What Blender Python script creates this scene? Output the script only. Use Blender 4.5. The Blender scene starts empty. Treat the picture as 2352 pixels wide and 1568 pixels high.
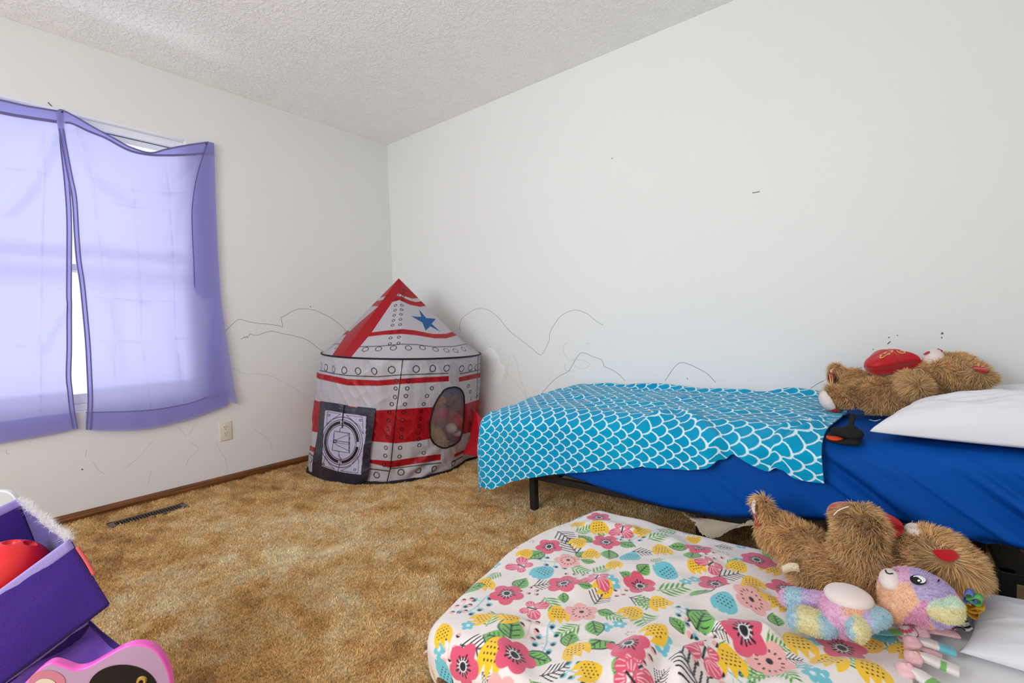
import bpy, bmesh, math, random
import numpy as np
from mathutils import Vector, Matrix

SC = bpy.context.scene
COL = SC.collection
rng = np.random.default_rng(7)

# ------------------------------------------------------------------ camera
CF, CYAW, CPIT, CROL = 1091.39, 0.6695, 0.0360, -0.0332
CPOS = np.array([3.1882, -2.4764, 0.9130])
_fw = np.array([-math.sin(CYAW)*math.cos(CPIT), math.cos(CYAW)*math.cos(CPIT), -math.sin(CPIT)])
_r = np.array([math.cos(CYAW), math.sin(CYAW), 0.0])
_u = np.cross(_r, _fw)
_r, _u = math.cos(CROL)*_r+math.sin(CROL)*_u, -math.sin(CROL)*_r+math.cos(CROL)*_u

def ray(px, py):
    return _fw+(px-1176)/CF*_r-(py-784)/CF*_u
def atX(px, py, v=0.0):
    d = ray(px, py); return CPOS+d*(v-CPOS[0])/d[0]
def atY(px, py, v=0.0):
    d = ray(px, py); return CPOS+d*(v-CPOS[1])/d[1]
def atZ(px, py, v=0.0):
    d = ray(px, py); return CPOS+d*(v-CPOS[2])/d[2]
def atD(px, py, dep):
    return CPOS+ray(px, py)*dep
def depth_of(p):
    return float((np.asarray(p, float)-CPOS)@_fw)

cam = bpy.data.cameras.new('camera')
cam.sensor_width = 36.0
cam.lens = CF/2352*36.0
cam.clip_start = 0.02
co = bpy.data.objects.new('camera', cam)
COL.objects.link(co)
M = Matrix.Identity(4)
for i in range(3):
    M[i][0], M[i][1], M[i][2], M[i][3] = _r[i], _u[i], -_fw[i], CPOS[i]
co.matrix_world = M
SC.camera = co

# ------------------------------------------------------------------ objects
def link(name, me, parent=None, **props):
    o = bpy.data.objects.new(name, me)
    COL.objects.link(o)
    if parent is not None:
        o.parent = parent
        o.matrix_parent_inverse = Matrix.Translation(-Vector(parent.location))
    for k, v in props.items():
        o[k] = v
    return o

def thing(name, label, cat, loc=(0, 0, 0), group=None):
    o = link(name, None)
    o.location = Vector([float(v) for v in loc])
    o.empty_display_size = .05
    tag(o, label, cat, group)
    return o

def tag(o, label, cat, group=None):
    o['label'] = label; o['category'] = cat
    if group: o['group'] = group
    return o

def mesh(name, V, F, mats, parent=None, smooth=True, mi=None, col=None, uv=None, **props):
    """V (n,3) array, F list/array of faces; col per-vertex rgb; uv per-vertex (u,v)"""
    me = bpy.data.meshes.new(name)
    V = np.asarray(V, np.float32)
    if isinstance(F, np.ndarray):
        n, k = F.shape
        me.vertices.add(len(V)); me.vertices.foreach_set('co', V.ravel())
        me.loops.add(n*k); me.loops.foreach_set('vertex_index', F.astype(np.int32).ravel())
        me.polygons.add(n); me.polygons.foreach_set('loop_start', np.arange(0, n*k, k, dtype=np.int32))
        me.update(calc_edges=True)
    else:
        me.from_pydata([tuple(map(float, v)) for v in V], [], [tuple(int(i) for i in f) for f in F])
        me.update()
    if not isinstance(mats, (list, tuple)): mats = [mats]
    for m in mats: me.materials.append(m)
    if mi is not None: me.polygons.foreach_set('material_index', np.asarray(mi, np.int32))
    me.polygons.foreach_set('use_smooth', np.full(len(me.polygons), bool(smooth)))
    if col is not None:
        a = me.attributes.new('tint', 'FLOAT_COLOR', 'POINT')
        c = np.ones((len(V), 4), np.float32); c[:, :3] = col
        a.data.foreach_set('color', c.ravel())
    if uv is not None:
        l = me.uv_layers.new(name='UVMap')
        vi = np.zeros(len(me.loops), np.int32); me.loops.foreach_get('vertex_index', vi)
        l.data.foreach_set('uv', np.asarray(uv, np.float32)[vi].ravel())
    me.validate()
    return link(name, me, parent, **props)

def bm_obj(name, bm, mats, parent=None, smooth=True, **props):
    me = bpy.data.meshes.new(name)
    bm.normal_update(); bm.to_mesh(me); bm.free()
    if not isinstance(mats, (list, tuple)): mats = [mats]
    for m in mats: me.materials.append(m)
    me.polygons.foreach_set('use_smooth', np.full(len(me.polygons), bool(smooth)))
    return link(name, me, parent, **props)

def add_box(bm, lo, hi, bevel=0.0, rot=None, mi=0):
    lo, hi = np.minimum(lo, hi), np.maximum(lo, hi)
    c = (lo+hi)/2; s = hi-lo
    mat = Matrix.Translation(Vector(c)) @ (rot.to_4x4() if rot else Matrix.Identity(4)) @ Matrix.Diagonal(Vector((*s, 1)))
    g = bmesh.ops.create_cube(bm, size=1, matrix=mat)
    fs = {f for v in g['verts'] for f in v.link_faces}
    for f in fs: f.material_index = mi
    if bevel > 0:
        es = list({e for v in g['verts'] for e in v.link_edges})
        bmesh.ops.bevel(bm, geom=es, offset=bevel, segments=2, affect='EDGES', profile=.6)

def box(name, lo, hi, mat, parent=None, bevel=0.0, smooth=False, **props):
    bm = bmesh.new(); add_box(bm, np.array(lo, float), np.array(hi, float), bevel)
    return bm_obj(name, bm, mat, parent, smooth, **props)

def tube(path, r, sides=8, closed=False, cap=True):
    P = np.asarray(path, float); n = len(P)
    R = np.broadcast_to(np.asarray(r, float), (n,))
    T = np.roll(P, -1, 0)-np.roll(P, 1, 0) if closed else np.gradient(P, axis=0)
    T /= np.linalg.norm(T, axis=1)[:, None]+1e-12
    up = np.array([0, 0, 1.0]) if abs(T[0][2]) < .9 else np.array([1.0, 0, 0])
    N = np.zeros_like(P); v = np.cross(T[0], up); v /= np.linalg.norm(v)
    for i in range(n):
        v = v-T[i]*(v@T[i]); v /= np.linalg.norm(v)+1e-12; N[i] = v
    B = np.cross(T, N)
    a = np.linspace(0, 2*math.pi, sides, endpoint=False)
    V = (P[:, None]+R[:, None, None]*(np.cos(a)[None, :, None]*N[:, None]+np.sin(a)[None, :, None]*B[:, None])).reshape(-1, 3)
    F = []
    m = n if closed else n-1
    for i in range(m):
        j = (i+1) % n
        for k in range(sides):
            l = (k+1) % sides
            F.append((i*sides+k, i*sides+l, j*sides+l, j*sides+k))
    if cap and not closed:
        F.append(tuple(range(sides))[::-1]); F.append(tuple((n-1)*sides+k for k in range(sides)))
    return V, F

def join(parts):
    Vs, Fs, o = [], [], 0
    for V, F in parts:
        Vs.append(np.asarray(V, float)); Fs += [tuple(int(i)+o for i in f) for f in F]; o += len(V)
    return np.vstack(Vs), Fs

def gridF(nu, nv, closeu=False):
    i = np.arange(nu if closeu else nu-1); j = np.arange(nv-1)
    I, J = np.meshgrid(i, j, indexing='ij')
    I2 = (I+1) % nu
    return np.stack([I*nv+J, I2*nv+J, I2*nv+J+1, I*nv+J+1], -1).reshape(-1, 4)

def spline(pts, n, closed=False):
    """Catmull-Rom through pts, n samples"""
    P = np.asarray(pts, float)
    if closed: P = np.vstack([P[-1], P, P[0], P[1]])
    else: P = np.vstack([2*P[0]-P[1], P, 2*P[-1]-P[-2]])
    m = len(P)-3
    L = np.linalg.norm(P[2:-1]-P[1:-2], axis=1) if P.ndim > 1 else np.ones(m)
    cum = np.concatenate([[0], np.cumsum(L)])
    s = np.linspace(0, cum[-1], n, endpoint=not closed)
    k = np.clip(np.searchsorted(cum, s, side='right')-1, 0, m-1)
    t = ((s-cum[k])/(L[k]+1e-12))[:, None]
    a, b, c, d = P[k], P[k+1], P[k+2], P[k+3]
    return .5*((2*b)+(c-a)*t+(2*a-5*b+4*c-d)*t*t+(-a+3*b-3*c+d)*t**3)

def interp(x, xs, ys):
    """smooth monotone-ish interpolation for 1-D tables"""
    return np.interp(x, xs, ys)

def smooth1(x, xs, ys, w):
    s = 0
    for k in np.linspace(-1, 1, 9): s = s+np.interp(x+k*w, xs, ys)
    return s/9

def sstep(a, b, x):
    t = np.clip((x-a)/(b-a), 0, 1); return t*t*(3-2*t)

_NT = {}
def vn(x, y, seed=0):
    """smooth value noise in [-1,1]"""
    if seed not in _NT: _NT[seed] = np.random.default_rng(1000+seed).uniform(-1, 1, (256, 256))
    T = _NT[seed]
    x = np.asarray(x, float); y = np.asarray(y, float)
    xi = np.floor(x).astype(int); yi = np.floor(y).astype(int)
    fx = x-xi; fy = y-yi
    fx = fx*fx*fx*(fx*(fx*6-15)+10); fy = fy*fy*fy*(fy*(fy*6-15)+10)
    a = T[xi & 255, yi & 255]; b = T[(xi+1) & 255, yi & 255]
    c = T[xi & 255, (yi+1) & 255]; d = T[(xi+1) & 255, (yi+1) & 255]
    return (a*(1-fx)+b*fx)*(1-fy)+(c*(1-fx)+d*fx)*fy

def fbm(x, y, seed=0, oct=4):
    s, a, t = 0, 1, 0
    for o in range(oct):
        s = s+a*vn(x*2**o+o*17.3, y*2**o+o*9.1, seed+o); t += a; a *= .5
    return s/t

def lin(r, g, b):
    """display 0-255 -> linear"""
    c = np.array([r, g, b], float)/255
    return np.where(c <= .04045, c/12.92, ((c+.055)/1.055)**2.4)

# ------------------------------------------------------------------ materials
def mat(name, rgb=(200, 200, 200), rough=.7, spec=.3, metal=0.0, bump=None, var=None, attr=None, sheen=0.0, trans=0.0, coat=0.0, coord='Object', sss=0.0):
    """bump=(scale, strength, detail) ; var=(scale, amount) colour variation; attr: vertex colour attribute"""
    m = bpy.data.materials.new(name); m.use_nodes = True
    nt = m.node_tree; n = nt.nodes; L = nt.links
    b = n['Principled BSDF']
    c = lin(*rgb)
    b.inputs['Base Color'].default_value = (*c, 1)
    b.inputs['Roughness'].default_value = rough
    b.inputs['Specular IOR Level'].default_value = spec
    b.inputs['Metallic'].default_value = metal
    b.inputs['Sheen Weight'].default_value = sheen
    b.inputs['Coat Weight'].default_value = coat
    tc = n.new('ShaderNodeTexCoord')
    src = None
    if attr:
        a = n.new('ShaderNodeAttribute'); a.attribute_name = attr; src = a.outputs['Color']
    if var:
        no = n.new('ShaderNodeTexNoise'); no.inputs['Scale'].default_value = var[0]; no.inputs['Detail'].default_value = 4
        L.new(tc.outputs[coord], no.inputs['Vector'])
        mr = n.new('ShaderNodeMapRange'); mr.inputs['From Min'].default_value = .3; mr.inputs['From Max'].default_value = .7
        mr.inputs['To Min'].default_value = 1-var[1]; mr.inputs['To Max'].default_value = 1+var[1]
        L.new(no.outputs['Fac'], mr.inputs['Value'])
        mx = n.new('ShaderNodeVectorMath'); mx.operation = 'SCALE'
        if src is not None: L.new(src, mx.inputs[0])
        else: mx.inputs[0].default_value = tuple(c)
        L.new(mr.outputs['Result'], mx.inputs['Scale']); src = mx.outputs['Vector']
    if src is not None: L.new(src, b.inputs['Base Color'])
    if bump:
        no = n.new('ShaderNodeTexNoise'); no.inputs['Scale'].default_value = bump[0]
        no.inputs['Detail'].default_value = bump[2] if len(bump) > 2 else 3
        L.new(tc.outputs[coord], no.inputs['Vector'])
        bp = n.new('ShaderNodeBump'); bp.inputs['Strength'].default_value = bump[1]; bp.inputs['Distance'].default_value = bump[3] if len(bump) > 3 else .004
        L.new(no.outputs['Fac'], bp.inputs['Height']); L.new(bp.outputs['Normal'], b.inputs['Normal'])
    if trans > 0:
        out = n['Material Output']
        tr = n.new('ShaderNodeBsdfTranslucent'); mx = n.new('ShaderNodeMixShader'); mx.inputs['Fac'].default_value = trans
        if src is not None: L.new(src, tr.inputs['Color'])
        else: tr.inputs['Color'].default_value = (*c, 1)
        L.new(b.outputs['BSDF'], mx.inputs[1]); L.new(tr.outputs['BSDF'], mx.inputs[2]); L.new(mx.outputs['Shader'], out.inputs['Surface'])
    return m
# ------------------------------------------------------------------ room
H = 2.40
XMAX, YMIN = 4.0, -4.4
m_wall = mat('wall_paint', (231, 231, 229), .6, .25, bump=(55, .10, 5, .004), var=(1.1, .012))
m_ceil = mat('ceiling_texture', (250, 250, 249), .75, .2)
nt = m_ceil.node_tree; n = nt.nodes; L = nt.links
tc = n.new('ShaderNodeTexCoord')
n1 = n.new('ShaderNodeTexNoise'); n1.inputs['Scale'].default_value = 46; n1.inputs['Detail'].default_value = 5; n1.inputs['Distortion'].default_value = 1.2
n2 = n.new('ShaderNodeTexNoise'); n2.inputs['Scale'].default_value = 9; n2.inputs['Detail'].default_value = 2
L.new(tc.outputs['Object'], n1.inputs['Vector']); L.new(tc.outputs['Object'], n2.inputs['Vector'])
mm = n.new('ShaderNodeMath'); mm.operation = 'MULTIPLY'
rp = n.new('ShaderNodeMapRange'); rp.inputs['From Min'].default_value = .42; rp.inputs['From Max'].default_value = .62
L.new(n1.outputs['Fac'], rp.inputs['Value']); L.new(rp.outputs['Result'], mm.inputs[0]); L.new(n2.outputs['Fac'], mm.inputs[1])
bp = n.new('ShaderNodeBump'); bp.inputs['Strength'].default_value = .5; bp.inputs['Distance'].default_value = .014
L.new(mm.outputs['Value'], bp.inputs['Height']); L.new(bp.outputs['Normal'], n['Principled BSDF'].inputs['Normal'])

WY0, WY1, WZ0, WZ1 = -2.86, -1.432, 0.545, 2.041      # window opening in the left wall (x = 0)
bm = bmesh.new()
add_box(bm, np.array([-.12, YMIN, 0]), np.array([0, WY0, H]))
add_box(bm, np.array([-.12, WY1, 0]), np.array([0, 0.12, H]))
add_box(bm, np.array([-.12, WY0, 0]), np.array([0, WY1, WZ0]))
add_box(bm, np.array([-.12, WY0, WZ1]), np.array([0, WY1, H]))
wall_left = bm_obj('wall_left', bm, m_wall, smooth=False, kind='structure')
wall_back = box('wall_back', (-.12, 0, 0), (XMAX, .12, H), m_wall, kind='structure')
wall_right = box('wall_right', (XMAX, YMIN, 0), (XMAX+.12, .12, H), m_wall, kind='structure')
ceiling = box('ceiling', (-.12, YMIN, H), (XMAX, .12, H+.1), m_ceil, kind='structure')

# carpet: lumpy pile with partings
m_carpet = mat('carpet_pile', rough=.95, spec=.05, attr='tint', bump=(420, .4, 3, .005), sheen=.2)
vent_lo, vent_hi = np.array([.172, -1.925]), np.array([.268, -1.60])
cA, cB, cC = lin(180, 128, 72), lin(240, 198, 134), lin(255, 238, 198)
def carpet_fields(X, Y):
    wx = X+.05*fbm(X*7, Y*7, 40); wy = Y+.05*fbm(X*7+9, Y*7, 44)
    r1 = 1-np.abs(vn(wx*11, wy*19, 1)); r2 = 1-np.abs(vn(wx*23+4, wy*31, 2))
    cr = np.maximum(sstep(.90, .985, r1)*sstep(.05, .4, vn(X*11, Y*11, 5)), .8*sstep(.90, 1, r2)*sstep(.05, .45, vn(X*13, Y*13, 6)))
    h = .006+.004*fbm(X*6, Y*6, 11)+.003*vn(X*26, Y*26, 13)-.010*cr
    patch = fbm(X*1.6+3, Y*1.6+1, 21, 3); fine = fbm(X*10, Y*15, 25, 3)
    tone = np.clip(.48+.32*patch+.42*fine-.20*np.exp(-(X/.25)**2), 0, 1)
    tone = np.clip(tone+.34*np.exp(-((X-.85)**2/.20+(Y+1.60)**2/.16)), 0, 1)[..., None]  # hand-placed bright pool: light on the floor put into the carpet tone
    c = np.where(tone < .5, cA+(cB-cA)*tone*2, cB+(cC-cB)*(tone*2-1))
    return h, c, cr
nx, ny = 470, 350
gx = np.linspace(-.0, 3.75, nx); gy = np.linspace(-2.75, 0.0, ny)
X, Y = np.meshgrid(gx, gy, indexing='ij')
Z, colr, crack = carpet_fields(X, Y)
Z = Z-.002
ins = (X > vent_lo[0]-.006) & (X < vent_hi[0]+.006) & (Y > vent_lo[1]-.006) & (Y < vent_hi[1]+.006)
Z = np.where(ins, -.008, Z)
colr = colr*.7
V = np.stack([X, Y, Z], -1).reshape(-1, 3)
F1 = gridF(nx, ny)
# surrounding coarse floor joined to the same mesh
big = np.array([[3.75, YMIN, .004], [XMAX, YMIN, .004], [XMAX, .0, .004], [3.75, .0, .004], [-.0, YMIN, .004], [3.75, YMIN, .004], [3.75, -2.75, .004], [-.0, -2.75, .004]])
V = np.vstack([V, big]); nb = nx*ny
F1 = np.vstack([F1, [[nb, nb+1, nb+2, nb+3], [nb+4, nb+5, nb+6, nb+7]]])
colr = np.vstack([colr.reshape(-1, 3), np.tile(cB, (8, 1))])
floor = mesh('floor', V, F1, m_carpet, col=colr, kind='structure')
# yarn ends of the pile
nt_ = 620000
P = np.stack([rng.uniform(.012, 3.3, nt_), rng.uniform(-2.45, -.012, nt_)], -1)
dd = np.hypot(P[:, 0]-CPOS[0], P[:, 1]-CPOS[1]); ok = rng.random(nt_) < np.clip(1.5-.33*dd, .45, 1)
ok &= ~((P[:, 0] > vent_lo[0]-.004) & (P[:, 0] < vent_hi[0]+.004) & (P[:, 1] > vent_lo[1]-.004) & (P[:, 1] < vent_hi[1]+.004))
ok &= ~((P[:, 0] > 2.42) & (P[:, 1] < -.95)) & ~((P[:, 0] < .9) & (P[:, 1] > -.15))
P = P[ok]
h, c, cr = carpet_fields(P[:, 0], P[:, 1]); ok = cr < .45+.3*rng.random(len(P)); P, h, c, cr = P[ok], h[ok], c[ok], cr[ok]; k = len(P)
lean = np.stack([vn(P[:, 0]*22, P[:, 1]*22, 30), vn(P[:, 0]*22, P[:, 1]*22, 31)], -1)*.55+rng.normal(0, .38, (k, 2))
hh = rng.uniform(.0065, .0115, k)*(1-.5*cr); w = rng.uniform(.0010, .0019, k)
th = rng.uniform(0, math.pi, k); sd = np.stack([np.cos(th), np.sin(th), 0*th], -1)*w[:, None]
b0 = np.stack([P[:, 0], P[:, 1], h-.003], -1); tp = np.stack([lean[:, 0]*hh, lean[:, 1]*hh, hh], -1)
V = np.stack([b0-sd*.6, b0+sd*.6, b0+tp*.6+sd*.75, b0+tp*.6-sd*.75, b0+tp], 1).reshape(-1, 3)
i = np.arange(k)*5
Q = np.stack([i, i+1, i+2, i+3], -1); T3 = np.stack([i+3, i+2, i+4], -1)
me = bpy.data.meshes.new('carpet_yarn'); nl = Q.size+T3.size
me.vertices.add(len(V)); me.vertices.foreach_set('co', V.astype(np.float32).ravel())
me.loops.add(nl); me.loops.foreach_set('vertex_index', np.concatenate([Q.ravel(), T3.ravel()]).astype(np.int32))
me.polygons.add(len(Q)+len(T3)); me.polygons.foreach_set('loop_start', np.concatenate([np.arange(0, Q.size, 4), Q.size+np.arange(0, T3.size, 3)]).astype(np.int32))
me.update(calc_edges=True)
m_yarn = mat('carpet_yarn', rough=.9, spec=.08, attr='tint', trans=.15); me.materials.append(m_yarn)
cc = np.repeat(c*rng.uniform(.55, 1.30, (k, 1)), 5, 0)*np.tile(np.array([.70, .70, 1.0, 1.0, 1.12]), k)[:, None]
at_ = me.attributes.new('tint', 'FLOAT_COLOR', 'POINT'); c4 = np.ones((len(V), 4), np.float32); c4[:, :3] = cc; at_.data.foreach_set('color', c4.ravel())
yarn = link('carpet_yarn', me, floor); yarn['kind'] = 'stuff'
box('trim_1', (-.12, YMIN, -.12), (XMAX, .12, -.02), m_wall, kind='structure')

# baseboards: moulded profile
m_wood = mat('baseboard_wood', (112, 66, 30), .38, .45, var=(3, .12))
nt = m_wood.node_tree; n = nt.nodes; L = nt.links
wv = n.new('ShaderNodeTexNoise'); wv.inputs['Scale'].default_value = 6; wv.inputs['Detail'].default_value = 6
mp = n.new('ShaderNodeMapping'); mp.inputs['Scale'].default_value = (12, .6, 14)
tcn = n.new('ShaderNodeTexCoord'); L.new(tcn.outputs['Object'], mp.inputs['Vector']); L.new(mp.outputs['Vector'], wv.inputs['Vector'])
cr = n.new('ShaderNodeValToRGB'); cr.color_ramp.elements[0].position = .3; cr.color_ramp.elements[1].position = .75
cr.color_ramp.elements[0].color = (*lin(84, 46, 20), 1); cr.color_ramp.elements[1].color = (*lin(140, 88, 44), 1)
L.new(wv.outputs['Fac'], cr.inputs['Fac']); L.new(cr.outputs['Color'], n['Principled BSDF'].inputs['Base Color'])
prof = [(0, 0), (.0150, 0), (.0152, .008), (.0135, .011), (.0150, .016), (.0152, .026), (.0125, .031), (.0118, .0335), (.0125, .036), (.0095, .043), (.006, .0465), (.0, .0475)]
def baseboard(name, swap, a, b):
    V = []
    for t in (a, b):
        for d, z in prof: V.append((d, t, z) if not swap else (t, -d, z))
    k = len(prof); F = [(i, (i+1) % k, k+(i+1) % k, k+i) for i in range(k)]+[tuple(range(k)), tuple(range(k, 2*k))]
    o = mesh(name, np.array(V), F, m_wood, smooth=False, kind='structure')
    bmx = bmesh.new(); bmx.from_mesh(o.data); bmesh.ops.recalc_face_normals(bmx, faces=bmx.faces); bmx.to_mesh(o.data); bmx.free()
baseboard('baseboard_left', False, YMIN, 0)
baseboard('baseboard_back', True, .015, XMAX)

# pencil lines, spackle and scuffs on the walls
m_pencil = mat('pencil_graphite', (105, 103, 102), .6, .2)
m_pencilL = mat('pencil_faint', (176, 174, 172), .6, .2)
m_dark = mat('wall_scuff', (70, 72, 70), .7, .2)
m_spackle = mat('spackle', (238, 239, 238), .9, .1, bump=(70, .3, 4, .003))
def z2(L_, x0, y0, s): return [(x0+a/s, y0+b/s) for a, b in L_]
def wall_lines(fn, lines, w, parent, name, mt):
    parts = []
    for l in lines:
        P = np.array([fn(*q) for q in spline(l, max(12, len(l)*7))])
        parts.append(tube(P, w, 5))
    V, F = join(parts); mesh(name, V, F, mt, parent)
A = lambda L_: z2(L_, 500, 680, 6.03)
left = [A([(100, 490), (180, 410), (270, 330), (330, 325), (440, 355), (560, 376), (700, 388), (840, 407), (900, 427)]),
        A([(902, 427), (890, 360), (874, 290)]),
        A([(874, 290), (920, 275), (1030, 210), (1130, 177), (1200, 174), (1330, 192), (1440, 235), (1560, 295), (1690, 390), (1750, 450), (1785, 497)]),
        A([(360, 570), (378, 575)]), A([(320, 593), (350, 580), (372, 560), (384, 582), (402, 548), (416, 577), (452, 522), (500, 540), (570, 535), (640, 508), (720, 488), (800, 493), (930, 526), (1010, 535), (1100, 562), (1180, 580), (1280, 630), (1380, 710), (1465, 775)])]
leftF = [A([(190, 980), (280, 1030), (390, 1075), (520, 1077), (640, 1083), (730, 1100), (830, 1150), (930, 1200), (1090, 1290), (1180, 1370), (1260, 1420), (1370, 1490)])]
B = lambda L_: z2(L_, 0, 960, 3.267)
leftF += [B([(1330, 60), (1400, 130), (1440, 90), (1470, 30)]), B([(930, 385), (1020, 310), (1150, 170)]), B([(700, 330), (740, 390), (790, 420)]),
          B([(1440, 190), (1490, 230), (1420, 300), (1395, 360)]), B([(1620, 180), (1660, 260), (1690, 310), (1707, 385)]), B([(1900, 80), (1980, 130), (2030, 180), (2040, 240)]),
          B([(640, 290), (650, 235)]), B([(1110, 500), (1135, 395)]), B([(50, 235), (48, 265), (70, 270)])]
C_ = lambda L_: z2(L_, 1040, 690, 5.88)
right = [C_([(103, 430), (92, 370), (100, 290), (130, 235), (200, 180), (290, 125), (360, 108), (440, 114), (540, 165), (630, 245), (740, 380), (850, 480), (960, 560), (1060, 640), (1140, 710), (1190, 733), (1230, 690), (1300, 540), (1310, 440), (1360, 340), (1440, 230), (1530, 165), (1640, 132), (1720, 138), (1830, 188), (1940, 280), (2032, 334)]),
         C_([(1160, 1300), (1240, 1210), (1340, 1100), (1440, 1020), (1560, 955), (1620, 860), (1690, 750), (1730, 708), (1790, 712), (1900, 760), (2000, 795), (2035, 850), (2050, 890), (2160, 940), (2260, 1010), (2325, 1085)])]
rightF = [C_([(258, 620), (266, 520), (272, 430), (305, 398), (350, 415), (420, 490), (520, 640), (600, 750), (670, 860)]),
          C_([(700, 1000), (712, 1072), (740, 960), (755, 810), (775, 745)]), C_([(795, 730), (830, 760), (870, 860), (900, 1020), (950, 1150), (1015, 1350)]),
          C_([(700, 940), (780, 1030), (880, 1140), (1000, 1320)]),
          C_([(1560, 570), (1510, 590), (1490, 660), (1520, 730), (1580, 800), (1700, 800), (1840, 840), (1820, 900), (1760, 922), (1690, 910), (1640, 860), (1640, 790), (1690, 750)]), C_([(1520, 850), (1525, 935), (1625, 958)]), C_([(1815, 625), (1820, 575), (1855, 580)])]
D_ = lambda L_: z2(L_, 1380, 760, 3.92)
right += [D_([(578, 450), (640, 355), (690, 300), (730, 284), (790, 297), (880, 340), (960, 385), (1035, 462)]), D_([(1890, 515), (1960, 470), (2010, 445)]), D_([(2220, 350), (2300, 338), (2352, 330)])]
fx = lambda a, b: atX(a, b, .0); fy = lambda a, b: atY(a, b, .0)
wall_lines(fx, left, .0011, wall_left, 'pencil_line', m_pencil)
wall_lines(fx, leftF, .0007, wall_left, 'faint_pencil_line', m_pencilL)
wall_lines(fy, right, .0010, wall_back, 'pencil_line', m_pencil)
wall_lines(fy, rightF, .0007, wall_back, 'faint_pencil_line', m_pencilL)
E_ = lambda L_: z2(L_, 1960, 740, 6)
wall_lines(fy, [E_([(1215, 140), (1235, 150), (1225, 165)]), E_([(1210, 165), (1218, 152)]), E_([(265, 375), (280, 368)]), E_([(470, 300), (512, 262)]), E_([(480, 215), (500, 200)]), E_([(600, 178), (615, 182)]),
                E_([(345, 440), (340, 415), (400, 398), (415, 395), (410, 410)]), E_([(450, 398), (490, 392)]), E_([(1215, 200), (1220, 220)]), [(1578, 868), (1580, 871)], z2([(540, 985), (556, 958)], 1040, 690, 5.88), [(1405, 362), (1407, 365)], [(1728, 443), (1745, 440)]], .0016, wall_back, 'scuff_mark', m_dark)
wall_lines(fx, [[(110, 235), (115, 240), (119, 244)], [(188, 1076), (190, 1079)], [(712, 703), (714, 705)]], .0022, wall_left, 'scuff_mark', m_dark)
pc = C_([(340, 700), (430, 680), (480, 645), (540, 650), (620, 760), (660, 860), (705, 900), (680, 1040), (640, 1100), (560, 1135), (470, 1120), (420, 1000), (410, 860)])
pp = np.array([atY(*q, 0) for q in spline(pc, 60, True)]); cpt = pp.mean(0)
V = np.vstack([pp, cpt+(pp-cpt)*.9, [cpt]]); V[60:, 1] -= .0012
F = [(i, (i+1) % 60, 60+(i+1) % 60, 60+i) for i in range(60)]+[(60+i, 60+(i+1) % 60, 120) for i in range(60)]
mesh('spackle_patch', V, F, m_spackle, wall_back)

# outlet
m_ivory = mat('ivory_plastic', (226, 219, 200), .35, .5)
m_black = mat('black_slot', (20, 18, 17), .6, .2)
t = thing('electrical_outlet', 'ivory duplex wall outlet on the wall under the right purple curtain', 'outlet', (.003, -1.308, .3192))
bm = bmesh.new(); add_box(bm, np.array([0., -1.343, .262]), np.array([.006, -1.273, .3764]), .003)
bm_obj('cover_plate', bm, m_ivory, t, True)
for dz in (.0195, -.0195):
    bm = bmesh.new()
    g = bmesh.ops.create_cone(bm, cap_ends=True, segments=28, radius1=.0172, radius2=.0168, depth=.002, matrix=Matrix.Translation((.0068, -1.308, .3192+dz)) @ Matrix.Rotation(math.pi/2, 4, 'Y'))
    for v in g['verts']: v.co.z = .3192+dz+max(-.0138, min(.0138, v.co.z-.3192-dz))
    rc = bm_obj('receptacle', bm, m_ivory, t, False)
    bm = bmesh.new()
    for dy, h in ((-.0063, .0044), (.0063, .0036)):
        add_box(bm, np.array([.0070, -1.308+dy-.0011, .3192+dz+.002]), np.array([.0081, -1.308+dy+.0011, .3192+dz+.002+2*h]))
    bmesh.ops.create_cone(bm, cap_ends=True, segments=12, radius1=.0024, radius2=.0024, depth=.001, matrix=Matrix.Translation((.0076, -1.308, .3192+dz-.0062)) @ Matrix.Rotation(math.pi/2, 4, 'Y'))
    bm_obj('slots', bm, m_black, rc, False)
bm = bmesh.new(); bmesh.ops.create_uvsphere(bm, u_segments=10, v_segments=6, radius=.003, matrix=Matrix.Translation((.0062, -1.308, .3192)) @ Matrix.Diagonal((.4, 1, 1, 1)))
bm_obj('screw', bm, m_ivory, t)

# floor register
m_reg = mat('register_brown', (98, 80, 66), .45, .5)
t = thing('floor_register', 'brown slotted metal floor vent set in the carpet along the left baseboard', 'vent', (.22, -1.76, 0))
bm = bmesh.new()
x0, x1, y0, y1 = vent_lo[0], vent_hi[0], vent_lo[1], vent_hi[1]
for lo, hi in (((x0, y0), (x0+.014, y1)), ((x1-.014, y0), (x1, y1)), ((x0, y0), (x1, y0+.024)), ((x0, y1-.024), (x1, y1))):
    add_box(bm, np.array([*lo, -.004]), np.array([*hi, .003]), .001)
bm_obj('frame', bm, m_reg, t, False)
k = 22
bm = bmesh.new()
for i in range(k):
    y = y0+.024+(y1-y0-.048)*(i+.5)/k
    add_box(bm, np.array([x0+.012, y-.0013, -.005]), np.array([x1-.012, y+.0013, .0015]))
bm_obj('louvers', bm, m_reg, t, False)
box('duct', (x0+.006, y0+.006, -.0058), (x1-.006, y1-.006, -.0052), m_black, t)

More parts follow.
